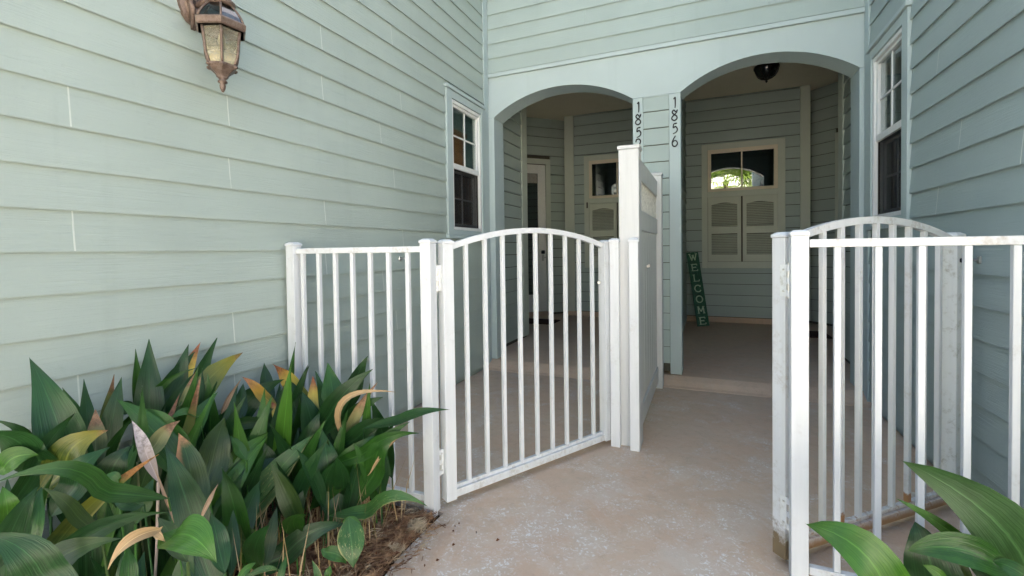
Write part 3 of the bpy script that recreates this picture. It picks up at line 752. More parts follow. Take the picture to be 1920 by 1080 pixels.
b = MB(); b.lathe((LX, LY, 0), [(.024, 1.988), (.017, 1.982), (.012, 1.976), (.019, 1.970), (.019, 1.964), (.010, 1.958), (.013, 1.950), (.011, 1.938), (.004, 1.922)], 14); b.build('finial', M['copper'], lan, smooth=True)
b = MB(); b.tube([(LX, LY, 2.06), (LX, LY, 2.13)], .012, 10); b.lathe((LX, LY, 0), [(.010, 2.13), (.017, 2.145), (.010, 2.175), (.002, 2.195)], 10); b.build('bulb', M['cream'], lan, smooth=True)
b = MB()
def oval(n, sx_, sz_, zc, yc=LY): return [(-2.195 + n, yc + sx_ * math.cos(2 * math.pi * i / 20), zc + sz_ * math.sin(2 * math.pi * i / 20)) for i in range(20)]
rings = [oval(.0, .064, .155, 2.415), oval(.018, .064, .155, 2.415), oval(.026, .050, .13, 2.415), oval(.034, .046, .12, 2.415), oval(.040, .030, .08, 2.415)]
for rg in rings: b.v += [Vector(q) for q in rg]
for j in range(4):
    for i in range(20): b.f.append((j * 20 + i, j * 20 + (i + 1) % 20, (j + 1) * 20 + (i + 1) % 20, (j + 1) * 20 + i))
b.f.append(tuple(80 + i for i in range(20))); b.build('wall_plate', M['copper'], lan)
b = MB()  # scrolled arm out of the plate, over and down to the cap
b.tube([(-2.17, LY, 2.36), (-2.13, LY, 2.335), (-2.09, LY, 2.345), (-2.06, LY, 2.40), (-2.045, LY, 2.47), (-2.015, LY, 2.515), (LX, LY, 2.50), (LX, LY, 2.44), (LX, LY, 2.37)], [.016, .015, .014, .013, .013, .013, .013, .012, .012], 10)
b.build('arm', M['copper'], lan, smooth=True)
for dy in (-.028, 0, .028):   # ribbed leaf clasping the foot of the plate
    b = MB(); b.tube([(-2.165, LY + dy, 2.44), (-2.138, LY + dy * 1.25, 2.36), (-2.132, LY + dy * 1.1, 2.31), (-2.150, LY + dy * .5, 2.262), (-2.178, LY + dy * .2, 2.235)], [.006, .015, .016, .012, .004], 8); b.build('leaf_rib', M['copper'], lan, smooth=True)

# ================================================================ CEILING LIGHT
cl = thing('ceiling_light', 'dark ribbed bowl light on the porch ceiling inside the right arch', 'ceiling light', (.74, 6.99, 3.598))
bowl = [(.145, 3.560), (.132, 3.515), (.104, 3.468), (.062, 3.435), (.020, 3.422)]
b = MB(); b.lathe((.74, 6.99, 0), [(.06, 3.598), (.148, 3.596), (.154, 3.578), (.150, 3.558), (.135, 3.558)], 32); b.build('rim', M['bronze_dark'], cl, smooth=True)
b = MB(); b.lathe((.74, 6.99, 0), bowl, 32, closed=False); b.build('bowl', M['glass_smoke'], cl, smooth=True, recalc=False)
for i in range(8):
    t = i * math.pi / 4 + .2; b = MB(); b.tube([(.74 + r_ * 1.02 * math.cos(t), 6.99 + r_ * 1.02 * math.sin(t), z_) for r_, z_ in bowl], .007, 6); b.build('rib', M['bronze_dark'], cl, smooth=True)
b = MB(); b.lathe((.74, 6.99, 0), [(.03, 3.428), (.026, 3.415), (.010, 3.405), (.016, 3.392), (.004, 3.375)], 12); b.build('finial', M['bronze_dark'], cl, smooth=True)

# ================================================================ WHITE POSTS, FENCES, GATES
def post_mesh(b, F, uc, nc, s, z0, z1):
    """square tube with a small chamfered cap"""
    h = s / 2; b.box(F, uc - h, uc + h, nc - h, nc + h, z0, z1 - .022)
    c = h + .004
    k = len(b.v)
    for hh, zz in ((c, z1 - .0215), (c, z1 - .010), (h * .62, z1)):
        for du, dn in ((-1, -1), (1, -1), (1, 1), (-1, 1)): b.v.append(F.p(uc + du * hh, nc + dn * hh, zz))
    for j in range(2):
        for i in range(4): b.f.append((k + j * 4 + i, k + j * 4 + (i + 1) % 4, k + j * 4 + 4 + (i + 1) % 4, k + j * 4 + 4 + i))
    b.f.append((k + 8, k + 9, k + 10, k + 11)); b.f.append((k + 3, k + 2, k + 1, k))
PS = .058; PTOP = 1.262
def fence(x0, x1, y, bal, label, posts, foot):
    F = Frame((0, y, 0), (1, 0, 0), (0, -1, 0))
    root = thing('fence', label, 'fence', ((x0 + x1) / 2, y, G))
    for px in posts:
        b = MB(); post_mesh(b, F, px, 0, PS, G - .1, PTOP); b.build('post', M['white'], root, .002)
    b = MB(); b.box(F, x0, x1, -.014, .014, 1.196, 1.226); b.build('top_rail', M['white_rail'], root, .002)
    b = MB(); b.box(F, x0, x1, -.014, .014, foot, foot + .030); b.build('bottom_rail', M['white_rail'], root, .002)
    src = None
    for q in bal:
        if src is None:
            b = MB(); b.box(F, q - .0105, q + .0105, -.0105, .0105, foot + .0305, 1.1955); src = b.build('baluster', M['white'], root, .0015); q0 = q
        else: inst(src, 'baluster', (q - q0, 0, 0), root)
    return root
fence(-2.105, -1.277, 1.90, [-2.065 + .1165 * i for i in range(7)], 'short run of white railing between the left wall and the gate post, leaves in front', [-2.135, -1.248], -.03)
fence(.355, 1.15, 2.035, [.4445 + .1228 * i for i in range(6)], 'white railing at the right edge, running from the gate post to the shaded wall', [.322, 1.165], -.05)

def gate(A, B, label, rail_mat, stile_mat, foot_mat, nbal=9, hinge_side=-1):
    A = Vector((*A, 0)); B = Vector((*B, 0)); L = (B - A).length; d = (B - A).normalized(); nrm = Vector((d.y, -d.x, 0))
    F = Frame(A, d, nrm); root = thing('gate', label, 'gate', (A.x, A.y, G))
    for u, mm in ((0, foot_mat), (L, stile_mat)):
        b = MB(); post_mesh(b, F, u, 0, PS, G + .03, PTOP - .004); b.build('stile', mm, root, .002)
    # arched top bar
    b = MB(); N = 28; vs = []; e0, e1 = PS / 2 - .001, L - PS / 2 + .001; c = L / 2; hw = (e1 - e0) / 2; ap = 1.326; sp = 1.238
    Rr = (hw * hw + (ap - sp) ** 2) / (2 * (ap - sp))
    az = lambda u: ap - Rr + math.sqrt(max(0, Rr * Rr - (u - c) ** 2))
    for i in range(N + 1):
        u = e0 + (e1 - e0) * i / N; z = az(u); sl = -(u - c) / math.sqrt(Rr * Rr - (u - c) ** 2); q = math.hypot(1, sl); nx, nz = -sl / q, 1 / q
        for n_, o_ in ((-.014, 0), (.014, 0), (.014, -.030), (-.014, -.030)): vs.append(F.p(u + nx * o_, n_, z + nz * o_))
    b.v = vs
    for i in range(N):
        for j in range(4): b.f.append((i * 4 + j, i * 4 + (j + 1) % 4, i * 4 + 4 + (j + 1) % 4, i * 4 + 4 + j))
    b.f += [(0, 1, 2, 3), (4 * N + 3, 4 * N + 2, 4 * N + 1, 4 * N)]
    b.build('arched_rail', M['white_rail'] if rail_mat is M['white_rust'] else M['white'], root)
    # bottom channel with a lip
    b = MB(); b.box(F, PS / 2 + .0005, L - PS / 2 - .0005, -.018, .018, G + .034, G + .072); b.box(F, PS / 2 + .0005, L - PS / 2 - .0005, -.017, .004, G + .0725, G + .090)
    b.build('bottom_rail', rail_mat, root, .0015)
    for i in range(nbal):
        u = L * (i + 1) / (nbal + 1)
        bb = MB(); bb.box(F, u - .0105, u + .0105, -.012, .009, G + .091, az(u) - .029); bb.build('baluster', M['white_foot'] if rail_mat is M['white_rust'] and i in (0, 2, 6) else M['white'], root, .0015)
    return root, F, L
g1, G1F, g1L = gate((-1.196, 1.978), (-.612, 2.985), 'closed white arched gate in front of the left porch', M['white_rail'], M['white'], M['white'])
g2, G2F, g2L = gate((.283, 2.112), (1.092, 2.862), 'open white arched gate with a rusty bottom rail, swung back against the right wall', M['white_rust'], M['white_mould'], M['white_low'])
# hinges: two leaves and a five-knuckle barrel, part of the gate
def hinge(root, x, y, zc, ax, wl_, wr):
    b = MB(); b.bar((x - ax[0] * wl_, y - ax[1] * wl_, zc), (x - ax[0] * .004, y - ax[1] * .004, zc), .005, .125, (0, 0, 1)); b.bar((x + ax[0] * .004, y + ax[1] * .004, zc), (x + ax[0] * wr, y + ax[1] * wr, zc), .005, .125, (0, 0, 1))
    h = b.build('hinge', M['white_mould'], root, .001)
    for i in range(5):
        k = MB(); k.lathe((x, y, zc - .062 + i * .025), [(.0085, 0), (.0085, .0225)], 12); k.build('knuckle', M['steel'] if i % 2 else M['white'], h)
    k = MB(); k.lathe((x, y, zc - .07), [(.004, 0), (.004, .14)], 8); k.build('hinge_pin', M['steel'], h)
    s = MB()
    for q in (-.042, .042):
        for w_ in (-wl_ * .65, wr * .65): s.lathe((x + ax[0] * w_, y + ax[1] * w_ - .004, zc + q), [(.001, -.004), (.0045, -.003), (.0045, .003), (.001, .004)], 8)
    s.build('screw', M['steel'], h)
for zc in (1.068, .155): hinge(g1, -1.222, 1.935, zc, (.62, .78), .018, .020)
for zc in (1.068, .15): hinge(g2, .2935, 2.063, zc, (.72, -.70), .036, .012)
# gate latch parts
b = MB(); b.bar((-.640, 2.955, .985), (-.640, 2.935, .985), .018, .018); b.build('latch', M['steel'], g1, .002)
b = MB(); b.lathe((1.118, 2.835, 1.112), [(.002, 0), (.013, .004), (.013, .020), (.002, .024)], 12); b.build('latch', M['black'], g2, smooth=True)
# hold-back hooks on the two walls
for nm, x, y, z, s, lab in (('gate_holder', -2.192, 2.955, 1.148, 1, 'small metal gate holder on the left wall, seen between the railing balusters'), ('gate_holder', 1.182, 2.855, 1.125, -1, 'small metal gate holder on the right wall, beside the open gate')):
    t = thing(nm, lab, 'gate holder', (x, y, z), 'gate holders on the side walls')
    b = MB(); b.bar((x - s * .006, y, z), (x + s * .003, y, z), .036, .036); b.build('plate', M['steel'], t, .008)
    b = MB(); b.tube([(x, y, z), (x + s * .03, y, z), (x + s * .055, y - .004, z + .004)], .005, 8); b.lathe((x + s * .055, y - .004, z - .006), [(.002, 0), (.009, .004), (.009, .012), (.002, .018)], 10); b.build('hook', M['steel'], t, smooth=True)

# two slim posts fixed to the vinyl post
for px, py, lab in ((-.545, 2.985, 'slim white capped post beside the gate latch, left of its neighbour'), (-.421, 2.966, 'slim white capped post standing in front of the tall white vinyl post')):
    F = Frame((px, py, 0), (1, 0, 0), (0, -1, 0)); t = thing('fence_post', lab, 'post', (px, py, G), 'slim posts by the tall fence')
    b = MB(); h = PS / 2; b.box(F, -h, h, -h, h, G - .02, PTOP - .020); b.build('shaft', M['white'], t, .002)
    b = MB(); k = 0
    for hh, zz in ((h + .004, PTOP - .0195), (h + .004, PTOP - .006), (h * .62, PTOP + .006)):
        for du, dn in ((-1, -1), (1, -1), (1, 1), (-1, 1)): b.v.append(F.p(du * hh, dn * hh, zz))
    for j in range(2):
        for i in range(4): b.f.append((j * 4 + i, j * 4 + (i + 1) % 4, j * 4 + 4 + (i + 1) % 4, j * 4 + 4 + i))
    b.f += [(8, 9, 10, 11), (3, 2, 1, 0)]; b.build('cap', M['white'], t)

# tall vinyl privacy fence between the two entries
pv = thing('privacy_fence', 'tall white vinyl fence panel with a lattice strip, between the two entries', 'fence', (-.455, 3.06, G))
for y0, y1, x0, x1, z1 in ((3.000, 3.127, -.520, -.393, 1.868), (4.345, 4.465, -.490, -.372, 1.890)):
    p = MB(); p.wb(x0, x1, y0, y1, G - .02, z1 - .032); po = p.build('post', M['pvc'], pv, .004)
    c = MB(); c.wb(x0 - .006, x1 + .006, y0 - .006, y1 + .006, z1 - .031, z1 - .010); k = len(c.v)
    c.add([(x0 - .006, y0 - .006, z1 - .0095), (x1 + .006, y0 - .006, z1 - .0095), (x1 + .006, y1 + .006, z1 - .0095), (x0 - .006, y1 + .006, z1 - .0095), ((x0 + x1) / 2, (y0 + y1) / 2, z1 + .006)], [(0, 1, 4), (1, 2, 4), (2, 3, 4), (3, 0, 4)])
    c.build('cap', M['pvc'], po, recalc=False)
PFr = Frame((-.428, 0, 0), (0, 1, 0), (1, 0, 0)); a, e = 3.128, 4.344
for z0, z1, nm, th in ((1.665, 1.805, 'top_rail', .020), (1.325, 1.462, 'middle_rail', .020), (-.012, .125, 'bottom_rail', .021)):
    b = MB(); b.box(PFr, a, e, -th, th, z0, z1); b.build(nm, M['pvc_grey'], pv, .003)
for i in range(8):
    u0 = a + (e - a) * i / 8; u1 = a + (e - a) * (i + 1) / 8
    b = MB(); b.box(PFr, u0 + .004, u1 - .004, -.010, .010, .126, 1.324); b.box(PFr, u0, u0 + .006, -.006, .006, .126, 1.324); b.build('panel_board', M['pvc_grey'], pv, .003)
H = 1.664 - 1.463
for sgn, n0 in ((1, .002), (-1, -.006)):
    u = a - H
    while u < e:
        ua, za, ub, zb = u, 1.463, u + H, 1.664
        if ua < a: za += (a - ua); ua = a
        if ub > e: zb -= (ub - e); ub = e
        if ub - ua > .01:
            A_, B_ = (ua, za), (ub, zb)
            if sgn < 0: A_, B_ = (a + e - ua, za), (a + e - ub, zb)
            b = MB(); b.bar(PFr.p(A_[0], n0, A_[1]), PFr.p(B_[0], n0, B_[1]), .005, .018, (1, 0, 0)); b.build('lattice_slat', M['lattice'], pv)
        u += .072
b = MB(); b.bar((-.405, 3.50, 1.07), (-.385, 3.50, 1.07), .02, .02); b.bar((-.385, 3.47, 1.075), (-.385, 3.56, 1.07), .012, .02); b.build('latch', M['steel'], pv, .002)

# ================================================================ SMALL THINGS ON THE PORCHES
wb_, wt = Vector((-.052, 7.585, .002)), Vector((-.215, 7.83, 1.13))
ax = (wt - wb_).normalized(); side = Vector((1, .25, 0)); side = (side - ax * side.dot(ax)).normalized(); nn = side.cross(ax).normalized()
if nn.y > 0: nn = -nn
class Plank:
    def p(s, u, n, z): return wb_ + side * u + nn * n + ax * z
PK = Plank(); SL = (wt - wb_).length
ws = thing('welcome_sign', 'tall green WELCOME plank leaning in the corner of the right porch', 'sign', tuple(wb_))
for i, (u0, u1) in enumerate(((-.088, -.031), (-.029, .029), (.031, .088))):
    b = MB(); b.box(PK, u0, u1, 0, .018, 0, SL - .004 * i); b.build('plank', M['sign'], ws, .002)
LET = {
 'W': ([[(0, 1), (.27, 0)], [(.27, 0), (.5, .8)], [(.5, .8), (.73, 0)], [(.73, 0), (1, 1)]], [(0, 1), (.5, .82), (1, 1)]),
 'E': ([[(.15, 0), (.15, 1)], [(.15, 1), (.88, 1)], [(.15, .52), (.68, .52)], [(.15, 0), (.92, 0)], [(.88, 1), (.88, .80)], [(.92, 0), (.92, .22)], [(.68, .62), (.68, .42)]], [(.15, 0), (.15, 1)]),
 'L': ([[(.2, 0), (.2, 1)], [(.2, 0), (.92, 0)], [(.92, 0), (.92, .24)]], [(.2, 1), (.2, 0)]),
 'C': ([[(.90, .78), (.72, .96), (.5, 1.0), (.22, .88), (.06, .5), (.22, .12), (.5, 0), (.75, .05), (.93, .24)], [(.90, .98), (.90, .72)]], []),
 'O': ([[(.5, 1), (.2, .88), (.04, .5), (.2, .12), (.5, 0), (.8, .12), (.96, .5), (.8, .88), (.5, 1)]], []),
 'M': ([[(.12, 0), (.12, 1)], [(.12, 1), (.5, .25)], [(.5, .25), (.88, 1)], [(.88, 1), (.88, 0)]], [(.12, 0), (.88, 0), (.12, 1), (.88, 1)]),
}
for i, ch in enumerate('WELCOME'):
    zc = SL - .085 - i * (SL - .165) / 6; b = MB(); w_, h_ = .100, .102
    for j, P in enumerate(LET[ch][0]):
        thin = (ch in 'EL' and j >= 3 + (0 if ch == 'E' else -2)) 
        stroke(b, PK, P, -w_ / 2, zc - h_ / 2, w_, h_, .010 if thin else .0165, .0184, .0200 + .0003 * j, sm=ch in 'CO' and len(P) > 2, taper=False)
    for sx_, sz_ in LET[ch][1]:
        stroke(b, PK, [(sx_ - .17, sz_), (sx_ + .17, sz_)], -w_ / 2, zc - h_ / 2, w_, h_, .009, .0184, .0215, sm=False, taper=False)
    b.build('letter', M['sign_ink'], ws)
for i in (1, 2, 4, 5):   # wire twists binding the planks
    z_ = SL - .085 - (i - .5) * (SL - .165) / 6; b = MB(); b.bar(PK.p(-.089, .0195, z_), PK.p(.03, .0195, z_ - .012), .003, .004); b.build('wire', M['rubber'], ws)
b = MB(); b.wb(-2.95, -2.28, 6.98, 7.46, .001, .014); tag(b.build('doormat', M['mat'], None, .003), 'dark brown doormat on the left porch in front of the white glazed door', 'doormat')
b = MB(); b.wb(1.02, 1.50, 7.05, 7.55, .001, .014); tag(b.build('doormat', M['mat'], None, .003), 'dark doormat on the right porch, glimpsed between the open gate balusters', 'doormat')
# pale stone by the foot of the open gate
bm = bmesh.new(); bmesh.ops.create_icosphere(bm, subdivisions=3, radius=.035)
for v in bm.verts: v.co *= 1 + .22 * math.sin(v.co.x * 90 + 1) * math.sin(v.co.y * 70) + .12 * math.sin(v.co.z * 110); v.co.z *= .9
me = bpy.data.meshes.new('stone'); bm.to_mesh(me); bm.free(); me.materials.append(M['stone'])
st = bpy.data.objects.new('stone', me); col.objects.link(st); st.location = (.93, 2.81, G + .025); tag(st, 'pale stone lying behind the bottom rail of the open gate', 'stone')

# ================================================================ FOLIAGE
def leaf_mesh(b0, tip, wid, bow, roll, petiole=True, fold=.16, root=None, ext=.45, twist=0., blunt=.9):
    b0, tip = Vector(b0), Vector(tip); ax_ = tip - b0; L = ax_.length; camp = Vector((0, 0, EYE))
    mid = (b0 + tip) / 2; tc = camp - mid; d = ax_.normalized()
    tc = (tc - d * tc.dot(d)).normalized()
    upv = Vector((0, 0, 1)); upv = upv - d * upv.dot(d)
    bdir = (tc * .45 + upv * .9); bdir = bdir.normalized() if bdir.length > .01 else tc
    rot = Matrix.Rotation(R(roll), 3, d); nrm = rot @ tc
    if ext and b0.z < G + .12: ext = 0
    start = b0 - ax_ * ext
    if start.z < G + .08: start = b0 + (start - b0) * max(0, (b0.z - G - .08) / max(.01, b0.z - start.z))
    NS, NW = 13, 6; V = []; UV = []
    tb0 = -(b0 - start).length / L
    for i in range(NS + 1):
        s = i / NS; t = tb0 + (1 - tb0) * s
        c = b0 + ax_ * t + bdir * (bow * L * 4 * max(0, min(1, t)) * (1 - t) * (1 if t > 0 else 0))
        t2 = t + .02; c2 = b0 + ax_ * t2 + bdir * (bow * L * 4 * max(0, min(1, t2)) * (1 - t2))
        tan = (c2 - c).normalized(); n_ = (nrm - tan * nrm.dot(tan)).normalized(); w_ = tan.cross(n_).normalized()
        if twist: rm_ = Matrix.Rotation(twist * (s - .3), 3, tan); n_ = rm_ @ n_; w_ = rm_ @ w_
        sh_ = (math.sin(math.pi * s ** .86)) ** blunt if s < .999 else 0
        sh_ = max(sh_, .0); sh_ = sh_ * (1 - .30 * max(0, s - .72) / .28)
        hw = wid / 2 * max(sh_, .05 if s < .5 else 0.004)
        for j in range(NW + 1):
            q = -1 + 2 * j / NW
            rip = .035 * wid * math.sin(s * 13 + roll + q * 2) * abs(q)
            V.append(c + w_ * (q * hw) + n_ * (fold * abs(q) ** 1.3 * hw * 2 * (.6 + .4 * math.cos(s * 3)) + rip)); UV.append((j / NW, s))
    Fc = [(i * (NW + 1) + j, i * (NW + 1) + j + 1, (i + 1) * (NW + 1) + j + 1, (i + 1) * (NW + 1) + j) for i in range(NS) for j in range(NW)]
    if petiole and start.z > G + .1:   # grooved stalk down to the soil
        k = len(V); g = Vector(root) if root else Vector((start.x + random.uniform(-.04, .06), start.y + random.uniform(-.05, .05), G - .04))
        side_ = d.cross(tc).normalized(); rr = .0042
        for i in range(4):
            t = i / 3; c = start.lerp(g, t) + (d * -.02) * math.sin(math.pi * t)
            for q in (side_ * rr, tc * rr, -side_ * rr, -tc * rr): V.append(c + q); UV.append((.5, .02))
        for i in range(3):
            for j in range(4): Fc.append((k + i * 4 + j, k + i * 4 + (j + 1) % 4, k + i * 4 + 4 + (j + 1) % 4, k + i * 4 + 4 + j))
    return V, Fc, UV
def leaf(name, parent, typ, V, Fc, UV):
    o0 = ORG[parent.name]; me = bpy.data.meshes.new(name); me.from_pydata([v - o0 for v in V], [], Fc)
    uvl = me.uv_layers.new(name='UVMap')
    for lp in me.loops: uvl.data[lp.index].uv = UV[lp.vertex_index]
    for p in me.polygons: p.use_smooth = True
    me.materials.append(LM[typ]); o = bpy.data.objects.new(name, me); col.objects.link(o); o.parent = parent; return o
